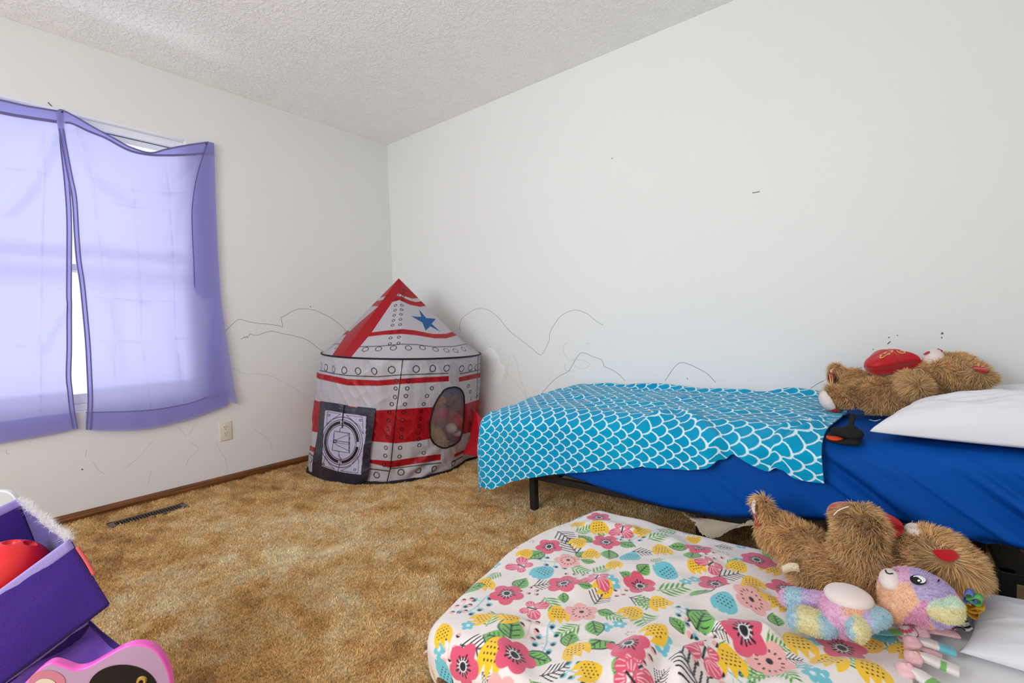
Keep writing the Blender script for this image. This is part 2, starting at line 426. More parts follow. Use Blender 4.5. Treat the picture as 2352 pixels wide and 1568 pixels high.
# window
m_vinyl = mat('white_vinyl', (240, 240, 240), .4, .4)
m_gask = mat('gasket', (96, 98, 100), .6, .3)
m_glass = bpy.data.materials.new('window_glass'); m_glass.use_nodes = True
nt = m_glass.node_tree; n = nt.nodes; L = nt.links; n.remove(n['Principled BSDF'])
tr = n.new('ShaderNodeBsdfTransparent'); gl = n.new('ShaderNodeBsdfGlossy'); gl.inputs['Roughness'].default_value = .03
mx = n.new('ShaderNodeMixShader'); mx.inputs['Fac'].default_value = .05
L.new(tr.outputs['BSDF'], mx.inputs[1]); L.new(gl.outputs['BSDF'], mx.inputs[2]); L.new(mx.outputs['Shader'], n['Material Output'].inputs['Surface'])
win = thing('window_1', 'white vinyl double hung window behind the purple curtains', 'window', (-.07, (WY0+WY1)/2, WZ0))
del win['category']; del win['label']; win['kind'] = 'structure'
def frame(name, xa, xb, ya, yb, za, zb, w, mt, par, wb=None):
    bm = bmesh.new(); wb = wb or w
    add_box(bm, np.array([xa, ya, za]), np.array([xb, ya+w, zb]), .003); add_box(bm, np.array([xa, yb-w, za]), np.array([xb, yb, zb]), .003)
    add_box(bm, np.array([xa, ya+w, zb-w]), np.array([xb, yb-w, zb]), .003); add_box(bm, np.array([xa, ya+w, za]), np.array([xb, yb-w, za+wb]), .003)
    return bm_obj(name, bm, mt, par, False)
frame('window_frame', -.115, -.052, WY0, WY1, WZ0, WZ1, .035, m_vinyl, win)
zm = 1.274
s1 = frame('upper_sash', -.105, -.085, WY0+.036, WY1-.036, zm-.02, WZ1-.036, .032, m_vinyl, win)
s2 = frame('lower_sash', -.08, -.058, WY0+.036, WY1-.036, WZ0+.036, zm+.02, .036, m_vinyl, win, .05)
box('pane', (-.097, WY0+.06, zm), (-.093, WY1-.06, WZ1-.06), m_glass, s1)
box('pane', (-.071, WY0+.06, WZ0+.07), (-.067, WY1-.06, zm), m_glass, s2)
box('gasket', (-.086, WY0+.04, WZ1-.0395), (-.083, WY1-.04, WZ1-.0355), m_gask, s1)
# ------------------------------------------------------------------ curtains
m_cur = bpy.data.materials.new('lavender_cotton'); m_cur.use_nodes = True
nt = m_cur.node_tree; n = nt.nodes; L = nt.links
b = n['Principled BSDF']; b.inputs['Base Color'].default_value = (*lin(186, 178, 232), 1); b.inputs['Roughness'].default_value = .7; b.inputs['Specular IOR Level'].default_value = .25; b.inputs['Sheen Weight'].default_value = .15
tr = n.new('ShaderNodeBsdfTranslucent'); tr.inputs['Color'].default_value = (.60, .62, .93, 1)
mx = n.new('ShaderNodeMixShader'); mx.inputs['Fac'].default_value = .62
L.new(b.outputs['BSDF'], mx.inputs[1]); L.new(tr.outputs['BSDF'], mx.inputs[2]); L.new(mx.outputs['Shader'], n['Material Output'].inputs['Surface'])
tc = n.new('ShaderNodeTexCoord'); mp = n.new('ShaderNodeMapping'); mp.inputs['Scale'].default_value = (1, 60, 700)
no = n.new('ShaderNodeTexNoise'); no.inputs['Scale'].default_value = 1.0; no.inputs['Detail'].default_value = 2
L.new(tc.outputs['Object'], mp.inputs['Vector']); L.new(mp.outputs['Vector'], no.inputs['Vector'])
bp = n.new('ShaderNodeBump'); bp.inputs['Strength'].default_value = .25; bp.inputs['Distance'].default_value = .001
L.new(no.outputs['Fac'], bp.inputs['Height']); L.new(bp.outputs['Normal'], b.inputs['Normal']); L.new(bp.outputs['Normal'], tr.inputs['Normal'])

def wallpt(q, x=.03): return atX(q[0], q[1], x)[1:]
def polyd(Y, Z, line):
    P = np.array([wallpt(q) for q in line]); d = np.full(Y.shape, 9.0)
    for a, b_ in zip(P[:-1], P[1:]):
        ab = b_-a; t = np.clip(((Y-a[0])*ab[0]+(Z-a[1])*ab[1])/(ab@ab), 0, 1)
        d = np.minimum(d, np.hypot(Y-a[0]-t*ab[0], Z-a[1]-t*ab[1]))
    return d
creases = [[(213, 400), (221, 520), (232, 600), (258, 740), (265, 880)], [(303, 430), (322, 640), (326, 780), (343, 935)], [(381, 362), (390, 470), (400, 640), (404, 775), (421, 925)],
           [(205, 405), (255, 425), (305, 437), (385, 443), (428, 441)], [(262, 465), (310, 475), (390, 482)], [(212, 778), (260, 782), (330, 786), (405, 777), (440, 775)], [(215, 680), (330, 690), (400, 690)],
           [(103, 300), (95, 600), (92, 945)], [(0, 380), (60, 390), (104, 397)], [(0, 792), (80, 795)], [(168, 297), (190, 345), (205, 385), (214, 420)]]
folds = [([(474, 328), (440, 395), (388, 440)], .007, .03), ([(165, 300), (190, 350), (240, 420), (300, 460)], .007, .03), ([(478, 330), (425, 470), (405, 600)], .007, .04),
         ([(92, 800), (130, 730), (150, 700)], .006, .025), ([(240, 600), (252, 700), (272, 850)], .006, .03), ([(20, 480), (75, 420), (120, 310)], .008, .03), ([(420, 900), (400, 760)], .005, .03), ([(330, 690), (322, 600)], .006, .03)]
def cur_x(Y, Z):
    f = .007*fbm(Y*4, Z*3, 60, 3)+.004*vn(Y*14, Z*2.2, 63)
    for l in creases: f = f+.0070*np.exp(-np.abs(polyd(Y, Z, l)/.0045))*(.6+.4*vn(Y*30, Z*30, 66))
    for l, a, w_ in folds: f = f+2.2*a*np.exp(-(polyd(Y, Z, l)/w_)**2)
    near = sstep(-1.50, -1.33, Y)
    return .034+f*(1-.6*near)-.010*near
def coons(T, B, Lf, Rt, nu, nv):
    """patch from px boundary polylines; T,B left->right; Lf,Rt top->bottom"""
    W = lambda l, k: spline([wallpt(q) for q in l], k)
    t, b_, l, r = W(T, nu), W(B, nu), W(Lf, nv), W(Rt, nv)
    u = np.linspace(0, 1, nu)[:, None, None]; v = np.linspace(0, 1, nv)[None, :, None]
    S = (1-v)*t[:, None]+v*b_[:, None]+(1-u)*l[None]+u*r[None]-((1-u)*(1-v)*t[0]+u*(1-v)*t[-1]+(1-u)*v*b_[0]+u*v*b_[-1])
    return S
m_seam_shade = mat('shaded_lavender_seam', (112, 106, 156), .8, .1)  # darker opaque lavender: dimming through the layered hem folds put into the colour
def cloth(name, S, off, parent=None, mt=None, **k):
    nu, nv = S.shape[:2]
    x = cur_x(S[..., 0], S[..., 1])+off
    V = np.stack([x, S[..., 0], S[..., 1]], -1).reshape(-1, 3)
    return mesh(name, V, gridF(nu, nv), mt or m_cur, parent, **k)
def strip(name, a, b_, off, parent, nu=90, nv=8, mt=None):
    A_ = spline([wallpt(q) for q in a], nu); B_ = spline([wallpt(q) for q in b_], nu)
    v = np.linspace(0, 1, nv)[None, :, None]
    return cloth(name, A_[:, None]*(1-v)+B_[:, None]*v, off, parent, mt)
# right curtain
rT = [(130, 253), (143, 252), (173, 267), (209, 288), (242, 307), (270, 322), (301, 338), (344, 350), (383, 341), (434, 331), (474, 326), (491, 329)]
rB = [(196, 986), (272, 986.5), (344, 981.6), (425, 963), (482, 944), (521, 930)]
rL = [(130, 253), (132.6, 297), (140, 335), (153, 404), (163, 455), (168, 540), (173, 600), (181.6, 657.6), (193, 772), (197.4, 847), (200, 918), (196, 986)]
rR = [(491, 329), (493, 380), (495, 440), (498, 520), (502, 600), (506, 672), (512, 755), (517, 829), (520, 880), (521, 930)]
cur = thing('curtain', 'right lavender curtain panel nailed at two corners and drooping across the window top', 'curtain', atX(196, 986, .03))
cloth('panel', coons(rT, rB, rL, rR, 320, 440), 0, cur)
strip('top_hem', rT, [(130, 284), (148, 285), (163, 287), (204, 304.6), (237, 318.6), (273, 338), (306, 352), (344, 359), (390, 360), (434, 358), (474, 356), (492, 357)], .0025, cur)
strip('bottom_hem', [(196, 945.7), (270, 944), (346, 940), (425, 927), (478, 910), (531, 892)], [(196, 987), (272, 988), (344, 983), (425, 965), (482, 946), (521, 932)], .0025, cur)
strip('side_hem', [(a, b_) for a, b_ in rL], [(a+13, b_) for a, b_ in rL[:-1]]+[(209, 986)], .005, cur, 140)
fl1 = [(474, 326), (449, 404), (438, 475), (439, 531), (443, 600), (445, 660), (462, 684)]
fr1 = [(491, 329), (493, 380), (495, 440), (498, 520), (502, 600), (506, 668), (506, 676)]
strip('folded_edge', fl1, fr1, .007, cur, 140, 14)
fl2 = [(481, 676), (480, 700), (479, 772), (474, 801), (474, 860), (474, 912)]
fr2 = [(506, 674), (510, 710), (517, 755), (528, 829), (537, 887), (546, 927)]
strip('folded_edge', fl2, fr2, .0095, cur, 120, 14)
for k in (0, 9.5):
    strip('shaded_hem_stitching', [(a+k, b_) for a, b_ in rL[1:]], [(a+k+3.5, b_) for a, b_ in rL[1:]], .0065, cur, 140, 3, m_seam_shade)
strip('shaded_hem_stitching', [(a, b_+.01) for a, b_ in rT[:-1]], [(a, b_+4) for a, b_ in rT[:-1]], .004, cur, 120, 3, m_seam_shade)
rTi = [(130, 284), (148, 285), (163, 287), (204, 304.6), (237, 318.6), (273, 338), (306, 352), (344, 359), (390, 360), (434, 358), (474, 356), (492, 357)]
strip('shaded_hem_stitching', [(a, b_-5) for a, b_ in rTi[1:]], rTi[1:], .004, cur, 120, 3, m_seam_shade)
rBi = [(196, 945.7), (270, 944), (346, 940), (425, 927), (478, 910), (531, 892)]
strip('shaded_hem_stitching', rBi, [(a, b_+2) for a, b_ in rBi], .004, cur, 120, 3, m_seam_shade)
strip('shaded_hem_stitching', fl1[:-1], [(a+2.5, b_) for a, b_ in fl1[:-1]], .0085, cur, 120, 3, m_seam_shade)
# left curtain
lT = [(-420, 130), (-300, 160), (-150, 194), (0, 227), (70, 242), (143, 254)]
lB = [(-420, 1095), (-200, 1054), (0, 1018), (120, 997), (180, 984)]
lL = [(-420, 130), (-420, 600), (-420, 1095)]
lR = [(143, 254), (150, 330), (160, 420), (165, 500), (165, 611), (165, 675), (166, 790), (164.4, 861), (168, 898.6), (173, 944.5), (180, 984)]
cul = thing('curtain', 'left lavender curtain panel cut off by the photo edge, hanging straight over the window', 'curtain', atX(0, 1018, .03))
cloth('panel', coons(lT, lB, lL, lR, 300, 360), -.010, cul)
strip('top_hem', lT, [(-420, 165), (-300, 195), (-150, 228), (0, 261), (64, 272), (140, 284)], -.0075, cul)
strip('bottom_hem', [(-420, 1046), (-200, 1006), (0, 970), (100, 955), (173, 946)], lB, -.0075, cul)
strip('side_hem', [(a-13.5, b_) for a, b_ in lR], lR, -.005, cul, 120)
for k in (-13.5, -3.5):
    strip('shaded_hem_stitching', [(a+k, b_) for a, b_ in lR], [(a+k+3.5, b_) for a, b_ in lR], -.003, cul, 120, 3, m_seam_shade)
lTi = [(-420, 165), (-300, 195), (-150, 228), (0, 261), (64, 272), (140, 284)]
strip('shaded_hem_stitching', [(a, b_-7) for a, b_ in lTi], lTi, -.006, cul, 120, 3, m_seam_shade); strip('shaded_hem_stitching', lT, [(a, b_+4) for a, b_ in lT], -.006, cul, 120, 3, m_seam_shade)
m_nail = mat('dark_steel', (60, 60, 64), .4, .5, metal=.7)
def nail(q, label):
    p = atX(*q, .05); o = thing('nail', label, 'nail', p)
    V, F = tube([(-.02, p[1], p[2]), (.048, p[1], p[2])], .0012, 8); mesh('shank', V, F, m_nail, o)
    V, F = tube([(.048, p[1], p[2]), (.0505, p[1], p[2])], .0042, 14); mesh('head', V, F, m_nail, o, smooth=False)
nail((143, 257), 'small dark nail pinning both curtains together above the window')
nail((474, 330), 'small dark nail holding the outer top corner of the right curtain')
# ------------------------------------------------------------------ rocket play tent
def project(V):
    d = V-CPOS; z = d@_fw
    return 1176+CF*(d@_r)/z, 784-CF*(d@_u)/z, z
def zz(L_, x0=680, y0=800, s=4.704): return [(x0+a/s, y0+b/s) for a, b in L_]
def inpoly(px, py, poly):
    r_ = np.zeros(px.shape, bool); n_ = len(poly)
    for i in range(n_):
        x1, y1 = poly[i]; x2, y2 = poly[(i+1) % n_]
        if y1 == y2: continue
        c = ((y1 > py) != (y2 > py)) & (px < (x2-x1)*(py-y1)/(y2-y1)+x1)
        r_ ^= c
    return r_
def lined(px, py, line, closed=False):
    P = np.asarray(line, float); d = np.full(px.shape, 1e9)
    if closed: P = np.vstack([P, P[:1]])
    for a, b_ in zip(P[:-1], P[1:]):
        ab = b_-a; t = np.clip(((px-a[0])*ab[0]+(py-a[1])*ab[1])/(ab@ab+1e-9), 0, 1)
        d = np.minimum(d, np.hypot(px-a[0]-t*ab[0], py-a[1]-t*ab[1]))
    return d

TB = np.array([.52, -.44]); TR = np.array([.645, -.435])
fb = [(708, 1083), (722, 1092), (740, 1098), (770, 1104), (830, 1110), (870, 1111), (910, 1109), (950, 1103), (1000, 1092), (1045, 1076), (1068, 1060)]
bpts = [atZ(*q, .004)[:2] for q in fb]+[np.array(q) for q in [(.97, -.10), (.86, -.035), (.5, -.032), (.2, -.05), (.055, -.22), (.045, -.5), (.09, -.78)]]
base = spline(bpts, 720, True)
ba = np.arctan2(base[:, 1]-TB[1], base[:, 0]-TB[0]); br = np.hypot(base[:, 0]-TB[0], base[:, 1]-TB[1])
o_ = np.argsort(ba); ba, br = ba[o_], br[o_]
PH0 = math.atan2(CPOS[1]-TB[1], CPOS[0]-TB[0])
ph = np.concatenate([np.linspace(-1.75, 1.75, 900), np.linspace(1.75, 2*math.pi-1.75, 102)[1:-1]])+PH0
def rbase(p): return np.interp((p+math.pi) % (2*math.pi)-math.pi, np.r_[ba[-1]-2*math.pi, ba, ba[0]+2*math.pi], np.r_[br[-1], br, br[0]])
def rim_pt(p, k=1.0):
    R = .508*k
    x = TR[0]+R*np.cos(p); y = TR[1]+R*np.sin(p)
    x = np.maximum(x, .04); y = np.minimum(y, -.022)
    z = .720+.046*((x-.975)*-.55+(y+.04)*-.3)/.5*.9
    return x, y, z
nt_ = 250
t = np.linspace(0, 1, nt_)
PHI, T = np.meshgrid(ph, t, indexing='ij')
bx = TB[0]+rbase(PHI)*np.cos(PHI); by = TB[1]+rbase(PHI)*np.sin(PHI)
rx, ry, rz = rim_pt(PHI)
def wall_at(PHI, T, bx, by, rx, ry, rz):
    pr = PHI-PH0; x = bx+(rx-bx)*T; y = by+(ry-by)*T; z = rz*T
    w = .009*vn(pr*7, T*1.3, 70)+.008*fbm(pr*9+T*3, T*4, 71, 3)+.007*(1-np.abs(vn(pr*8+T*9, T*7-pr*3, 75)))
    low = np.exp(-((pr-.30)/.22)**2)*sstep(.36, .05, T)
    w = w+low*.022*np.sin((T*.7-pr*.30)*62)*.6
    w = w+.012*np.exp(-((pr+.12)/.045)**2-((T-.36)/.16)**2)
    w = w*sstep(0, .04, T)*sstep(1, .95, T)
    e = np.maximum(.0, 1.0); x = x+w*np.cos(PHI); y = y+w*np.sin(PHI)
    return np.stack([np.maximum(x, .03), np.minimum(y, -.02), z+.003], -1)
W = wall_at(PHI, T, bx, by, rx, ry, rz)
PX, PY, PD = project(W.reshape(-1, 3)); PX = PX.reshape(PHI.shape); PY = PY.reshape(PHI.shape)
du = np.roll(W, -1, 0)-np.roll(W, 1, 0); dv = np.gradient(W, axis=1)
Nn = np.cross(du, dv); Nn /= np.linalg.norm(Nn, axis=-1)[..., None]+1e-12
FRONT = ((CPOS-W)*Nn).sum(-1) > 0.0
def pick(q, W=W, PX=PX, PY=PY, FR=FRONT):
    d = np.where(FR, (PX-q[0])**2+(PY-q[1])**2, 1e9); i = np.unravel_index(np.argmin(d), d.shape)
    return W[i], Nn[i] if W.shape == Nn.shape else None
white, red, ink, blue = lin(208, 204, 212), lin(184, 14, 32), lin(16, 13, 20), lin(0, 96, 168)
def cmix(c, col, m):
    m = np.clip(m, 0, 1)[..., None]; return c*(1-m)+col*m
def band(c, PX, PY, top, bot, col, x0=-1e9, x1=1e9):
    tx, ty = np.array(top).T; qx, qy = np.array(bot).T
    a = np.interp(PX, tx, ty); b_ = np.interp(PX, qx, qy)
    m = np.clip(PY-a+.5, 0, 1)*np.clip(b_-PY+.5, 0, 1)*(PX >= x0)*(PX <= x1)
    return cmix(c, col, m)
def ring(c, W, p, r_, w_, col=None, fr=None):
    d = np.linalg.norm(W-p, axis=-1); m = np.clip((1.45*w_-np.abs(d-r_))/.0014+.5, 0, 1)
    return cmix(c, ink if col is None else col, m)
c = np.tile(white, PHI.shape+(1,)).astype(float)
# hidden side: plain bands at constant height
for a, b_ in ((.79, .845), (.31, .585), (.11, .18)):
    c = cmix(c, red, ((T > a) & (T < b_) & ~FRONT).astype(float))
cf = np.tile(white, PHI.shape+(1,)).astype(float)
b1t = zz([(200, 240), (250, 268), (560, 330), (880, 345), (1140, 325), (1400, 310), (1650, 297), (1760, 310), (1985, 262), (2050, 245)])
b1b = zz([(200, 300), (250, 330), (560, 400), (880, 405), (1140, 385), (1400, 370), (1650, 355), (1760, 362), (1985, 315), (2050, 300)])
for xx in ((-1e9, 1031), (1054, 1e9)): cf = band(cf, PX, PY, b1t, b1b, red, *xx)
cf = band(cf, PX, PY, zz([(150, 530), (230, 568), (865, 668), (1090, 658), (1470, 632), (1825, 600), (1978, 552), (2050, 530)]), zz([(150, 880), (195, 900), (835, 1005), (1080, 1025), (1320, 1000), (1445, 975), (1810, 925), (1940, 890), (2050, 850)]), red)
lt = zz([(120, 1030), (150, 1045), (230, 1085), (810, 1200), (1030, 1215), (1360, 1165), (1565, 1140), (1710, 1140), (1870, 1070), (1950, 1030)])
lb = zz([(120, 1080), (150, 1100), (230, 1140), (810, 1240), (1020, 1290), (1200, 1260), (1560, 1205), (1700, 1185), (1840, 1110), (1950, 1060)])
for xx in ((-1e9, 1012.5), (1043, 1e9)): cf = band(cf, PX, PY, lt, lb, red, *xx)
def stroke(cf, PX, PY, line, w_): return cmix(cf, ink, np.clip(w_*1.35-lined(PX, PY, line)+.5, 0, 1))
cf = stroke(cf, PX, PY, zz([(258, 237), (400, 270), (560, 293), (880, 305), (1140, 285), (1400, 276), (1670, 268)]), .8)
cf = stroke(cf, PX, PY, zz([(1770, 275), (1985, 232)]), .8)
cf = stroke(cf, PX, PY, zz([(140, 1130), (200, 1175)]), .9); cf = stroke(cf, PX, PY, zz([(800, 1300), (1010, 1325)]), .9)
cf = stroke(cf, PX, PY, zz([(1020, 1300), (1300, 1265), (1565, 1235)]), .8)
cf = stroke(cf, PX, PY, zz([(1690, 1225), (1800, 1165)]), .8)
cf = stroke(cf, PX, PY, zz([(1155, 105), (1120, 400), (1085, 660), (1060, 900), (1020, 1290), (980, 1450)]), .9)
cf = stroke(cf, PX, PY, zz([(1968, 75), (1960, 300), (1955, 520)]), .5)
for q in zz([(272, 190), (318, 208), (404, 222), (521, 237), (669, 246), (843, 246), (1031, 232), (1297, 225), (1475, 217), (1627, 212), (1789, 220), (1881, 205), (1950, 200), (1985, 190)]):
    cf = ring(cf, W, pick(q)[0], .0190, .0020)
for q in zz([(160, 1200), (872, 1367), (1133, 1338), (1319, 1315), (1494, 1302), (1700, 1240)]): cf = ring(cf, W, pick(q)[0], .0175, .0020)
riv = [(1082, 350), (1075, 432), (1068, 524), (1033, 603), (1010, 690), (998, 778), (990, 870), (984, 958), (972, 1070), (963, 1157), (950, 1258),
       (1213, 350), (1202, 432), (1187, 517), (1175, 602), (1163, 690), (1153, 778), (1143, 870), (1137, 962), (1124, 1075), (1116, 1165), (1103, 1258),
       (1466, 432), (1415, 512), (1379, 598), (1355, 678), (1343, 755), (1331, 838), (1321, 912), (1324, 975), (1334, 1047), (1380, 1125),
       (1862, 405), (1882, 468), (1890, 538), (1886, 665), (1880, 750), (1880, 820), (1876, 885), (1870, 967), (1840, 1050), (1975, 355), (1976, 430), (1975, 502), (1958, 520), (1945, 665), (1940, 750)]
for q in zz(riv): cf = ring(cf, W, pick(q)[0], .0098, .0018)
sp = zz([(1705, 140), (1750, 180), (1768, 260), (1755, 340), (1690, 400), (1655, 340), (1650, 260), (1665, 180)])
cf = cmix(cf, lin(196, 192, 198), inpoly(PX, PY, sp).astype(float))
c = np.where(FRONT[..., None], cf, c)
oval = zz([(1690, 418), (1750, 425), (1795, 470), (1815, 560), (1812, 700), (1795, 880), (1760, 990), (1680, 1050), (1590, 1072), (1510, 1040), (1455, 970), (1443, 850), (1455, 740), (1490, 620), (1550, 510), (1615, 438)])
ov = spline(oval, 90, True)
hole = inpoly(PX, PY, ov) & FRONT
FA = gridF(len(ph), nt_, closeu=True)
hf = hole.ravel()[FA].all(1)
m_nylon = mat('printed_nylon', rough=.36, spec=.5, attr='tint', trans=.34, bump=(26, .25, 4, .006), coord='Object')
tent = thing('play_tent', 'red and white rocket play tent with pointed roof standing in the room corner', 'tent', (.55, -.45, 0))
m_mesh = bpy.data.materials.new('window_netting'); m_mesh.use_nodes = True
nt = m_mesh.node_tree; n = nt.nodes; L = nt.links
b = n['Principled BSDF']; b.inputs['Base Color'].default_value = (*lin(196, 190, 198), 1); b.inputs['Roughness'].default_value = .8
tr = n.new('ShaderNodeBsdfTransparent'); mx = n.new('ShaderNodeMixShader'); mx.inputs['Fac'].default_value = .20
L.new(tr.outputs['BSDF'], mx.inputs[1]); L.new(b.outputs['BSDF'], mx.inputs[2]); L.new(mx.outputs['Shader'], n['Material Output'].inputs['Surface'])
def sub(V, F, c=None):
    u = np.unique(F); k = np.full(len(V), -1); k[u] = np.arange(len(u)); return V[u], k[F], (c[u] if c is not None else None)
Vw, Fw, Cw = sub(W.reshape(-1, 3), FA[~hf], c.reshape(-1, 3))
tent_wall = mesh('tent_wall', Vw, Fw, m_nylon, tent, col=Cw)
Vw, Fw, _ = sub(W.reshape(-1, 3), FA[hf])
netting = mesh('netting_window', Vw, Fw, m_mesh, tent)
m_trim = mat('black_binding', (24, 22, 26), .6, .25)
P = np.array([pick(q)[0]+.003*pick(q)[1] for q in ov])
V, F = tube(P, .0048, 8, True); mesh('window_binding', V, F, m_trim, netting)
# roof
ns = 190
s = np.linspace(0, 1, ns)
PHI2, S2 = np.meshgrid(ph, s, indexing='ij')
apex = CPOS+ray(916, 640)*(3.24/np.hypot(*ray(916, 640)[:2]))
rx, ry, rz = rim_pt(PHI2, 1.006)
ridge = np.array([math.atan2(pick(q)[0][1]-TR[1], pick(q)[0][0]-TR[0])-PH0 for q in [(784, 826), (925, 826), (1090, 820)]])
ridge = (ridge+math.pi) % (2*math.pi)-math.pi
rel = (PHI2-PH0+math.pi) % (2*math.pi)-math.pi
rr = np.sort(np.r_[ridge, ridge[-1]+1.0, ridge[-1]+1.9, ridge[0]-1.0, ridge[0]-1.9])
k = np.clip(np.searchsorted(rr, rel)-1, 0, len(rr)-2); fr = np.clip((rel-rr[k])/(rr[k+1]-rr[k]), 0, 1)
sag = np.sin(math.pi*fr)**1.0*(.055*np.sin(math.pi*S2)**.8)
wr = .004*fbm(rel*6+S2*2, S2*5, 80, 3)*np.sin(math.pi*S2)
sc_ = (1-S2)*(1-sag*1.2)+wr*(1-S2)
x = apex[0]+(rx-apex[0])*sc_; y = apex[1]+(ry-apex[1])*sc_; z = rz+(apex[2]-rz)*S2+.003-.010*np.sin(math.pi*fr)*np.sin(math.pi*S2)
Rf = np.stack([np.maximum(x, .025), np.minimum(y, -.015), z], -1)
QX, QY, _d = project(Rf.reshape(-1, 3)); QX = QX.reshape(PHI2.shape); QY = QY.reshape(PHI2.shape)
du = np.roll(Rf, -1, 0)-np.roll(Rf, 1, 0); dv = np.gradient(Rf, axis=1)
Nr = np.cross(du, dv); FR2 = ((CPOS-Rf)*Nr).sum(-1) > 0
z3 = lambda L_: zz(L_, 680, 620)
cr_ = np.tile(white, PHI2.shape+(1,)).astype(float)
for a, b_ in ((.78, 1.01), (.66, .72), (.27, .33)): cr_ = cmix(cr_, red, ((S2 > a) & (S2 < b_) & ~FR2).astype(float))
cf = np.tile(white, PHI2.shape+(1,)).astype(float)
cf = band(cf, QX, QY, z3([(300, 700), (560, 655), (640, 690), (820, 672), (1000, 650), (1150, 637), (1280, 650), (1480, 690), (1620, 688), (1725, 655), (1900, 600)]), z3([(300, 740), (530, 697), (640, 735), (770, 720), (940, 700), (1150, 690), (1300, 705), (1500, 738), (1620, 738), (1765, 700), (1900, 650)]), red)
cf = band(cf, QX, QY, z3([(900, 330), (1085, 280), (1130, 282), (1230, 330), (1300, 345), (1375, 332), (1500, 300)]), z3([(900, 390), (1040, 345), (1120, 325), (1230, 375), (1340, 398), (1430, 380), (1550, 340)]), red)
cf = band(cf, QX, QY, z3([(0, -100), (2300, -100)]), z3([(900, 300), (1060, 262), (1100, 250), (1180, 285), (1260, 310), (1340, 300), (1500, 260)]), red)
cf = stroke(cf, QX, QY, z3([(420, 797), (500, 800), (680, 828), (900, 822), (1150, 800), (1300, 805), (1500, 830), (1700, 825), (1860, 795), (1900, 780)]), .6)
for q in z3([(748, 857), (890, 850), (1053, 842), (1213, 842), (1368, 838), (1507, 856), (1624, 866), (1724, 869), (1809, 853), (1865, 843), (446, 828), (390, 825)]):
    cf = ring(cf, Rf, pick(q, Rf, QX, QY, FR2)[0], .0175, .0016)
for q in z3([(1075, 380), (1070, 436), (1060, 490), (1050, 545), (1042, 598), (1030, 674), (1020, 734), (1015, 795), (1097, 268), (1086, 315), (1145, 378), (1141, 426), (1133, 475), (1129, 531), (1124, 586), (1114, 661), (1110, 725), (1107, 787), (1155, 283), (1152, 325), (1110, 135), (1112, 182), (1105, 225), (1165, 215), (1158, 250),
             (1352, 322), (1465, 420), (1520, 468), (1571, 517), (1622, 570), (1675, 617), (1790, 733), (1840, 780)]):
    cf = ring(cf, Rf, pick(q, Rf, QX, QY, FR2)[0], .0088, .0016)
cf = cmix(cf, red, inpoly(QX, QY, z3([(600, 935), (600, 1000), (300, 1000), (380, 935), (540, 700), (690, 560), (880, 400), (1080, 130), (1115, 90), (1130, 200), (1085, 280), (1040, 345), (820, 670)])).astype(float))
cf = cmix(cf, blue, inpoly(QX, QY, z3([(1328, 422), (1405, 517), (1512, 527), (1465, 580), (1563, 668), (1450, 607), (1400, 655), (1365, 567), (1243, 498), (1352, 507)])).astype(float))
cr_ = np.where(FR2[..., None], cf, cr_)
mesh('tent_roof', Rf.reshape(-1, 3), gridF(len(ph), ns, closeu=True), m_nylon, tent, col=cr_.reshape(-1, 3))
pa = np.linspace(0, 2*math.pi, 140, endpoint=False)
x, y, z = rim_pt(pa, 1.008); V, F = tube(np.stack([np.maximum(x, .035), np.minimum(y, -.02), z+.003], -1), .0052, 8, True); mesh('rim_binding', V, F, m_trim, tent)
x = TB[0]+(rbase(pa)+.004)*np.cos(pa); y = TB[1]+(rbase(pa)+.004)*np.sin(pa)
V, F = tube(np.stack([np.maximum(x, .03), np.minimum(y, -.03), 0*x+.012], -1), .0095, 8, True); mesh('base_binding', V, F, m_trim, tent)
# door flap hanging outside the wall
m_door = mat('navy_nylon', rough=.36, spec=.5, attr='tint', bump=(20, .5, 4, .010))
z6 = lambda L_: [(700+a/6.817, 900+b_/6.817) for a, b_ in L_]
dT = z6([(255, 140), (480, 175), (640, 200), (860, 230), (1115, 253)]); dR = z6([(1115, 253), (1080, 620), (1045, 900), (1030, 1200), (1000, 1370)])
dB = z6([(150, 1285), (340, 1362), (560, 1395), (820, 1432), (1000, 1370)]); dL = z6([(255, 140), (240, 400), (215, 700), (170, 1000), (150, 1285)])
def on(q, off):
    p, nn_ = pick(q); nn_ = nn_ if nn_[:2]@(CPOS-p)[:2] > 0 else -nn_
    return p+nn_*off
def spl3(l, k, offs): return spline([on(q, o) for q, o in zip(l, offs)], k)
nu, nv = 150, 190
tt, bb = spl3(dT, nu, [.004]*5), spl3(dB, nu, [.016, .016, .018, .024, .014])
ll, rr_ = spl3(dL, nv, [.004, .008, .01, .014, .016]), spl3(dR, nv, [.004, .012, .014, .014, .014])
u = np.linspace(0, 1, nu)[:, None, None]; v = np.linspace(0, 1, nv)[None, :, None]
Dr = (1-v)*tt[:, None]+v*bb[:, None]+(1-u)*ll[None]+u*rr_[None]-((1-u)*(1-v)*tt[0]+u*(1-v)*tt[-1]+(1-u)*v*bb[0]+u*v*bb[-1])
dn = np.array([.72, -.69, 0.0])
bul = (.018*np.sin(math.pi*u)*np.sin(math.pi*v)**.5+.006*fbm(u*5, v*6, 90, 3)+.012*np.exp(-((u-.93)/.12)**2)*np.sin(v*16)*np.clip(v-.25, 0, 1)+.004)*sstep(0, .06, v)
Dr = Dr+bul*dn; Dr[..., 2] = np.maximum(Dr[..., 2], .006)
DX, DY, _d = project(Dr.reshape(-1, 3)); DX = (DX.reshape(nu, nv)-700)*6.817; DY = (DY.reshape(nu, nv)-900)*6.817
navy, lil, dk = lin(34, 32, 48), lin(178, 172, 198), lin(22, 19, 30)
c = np.tile(navy, (nu, nv, 1)).astype(float)
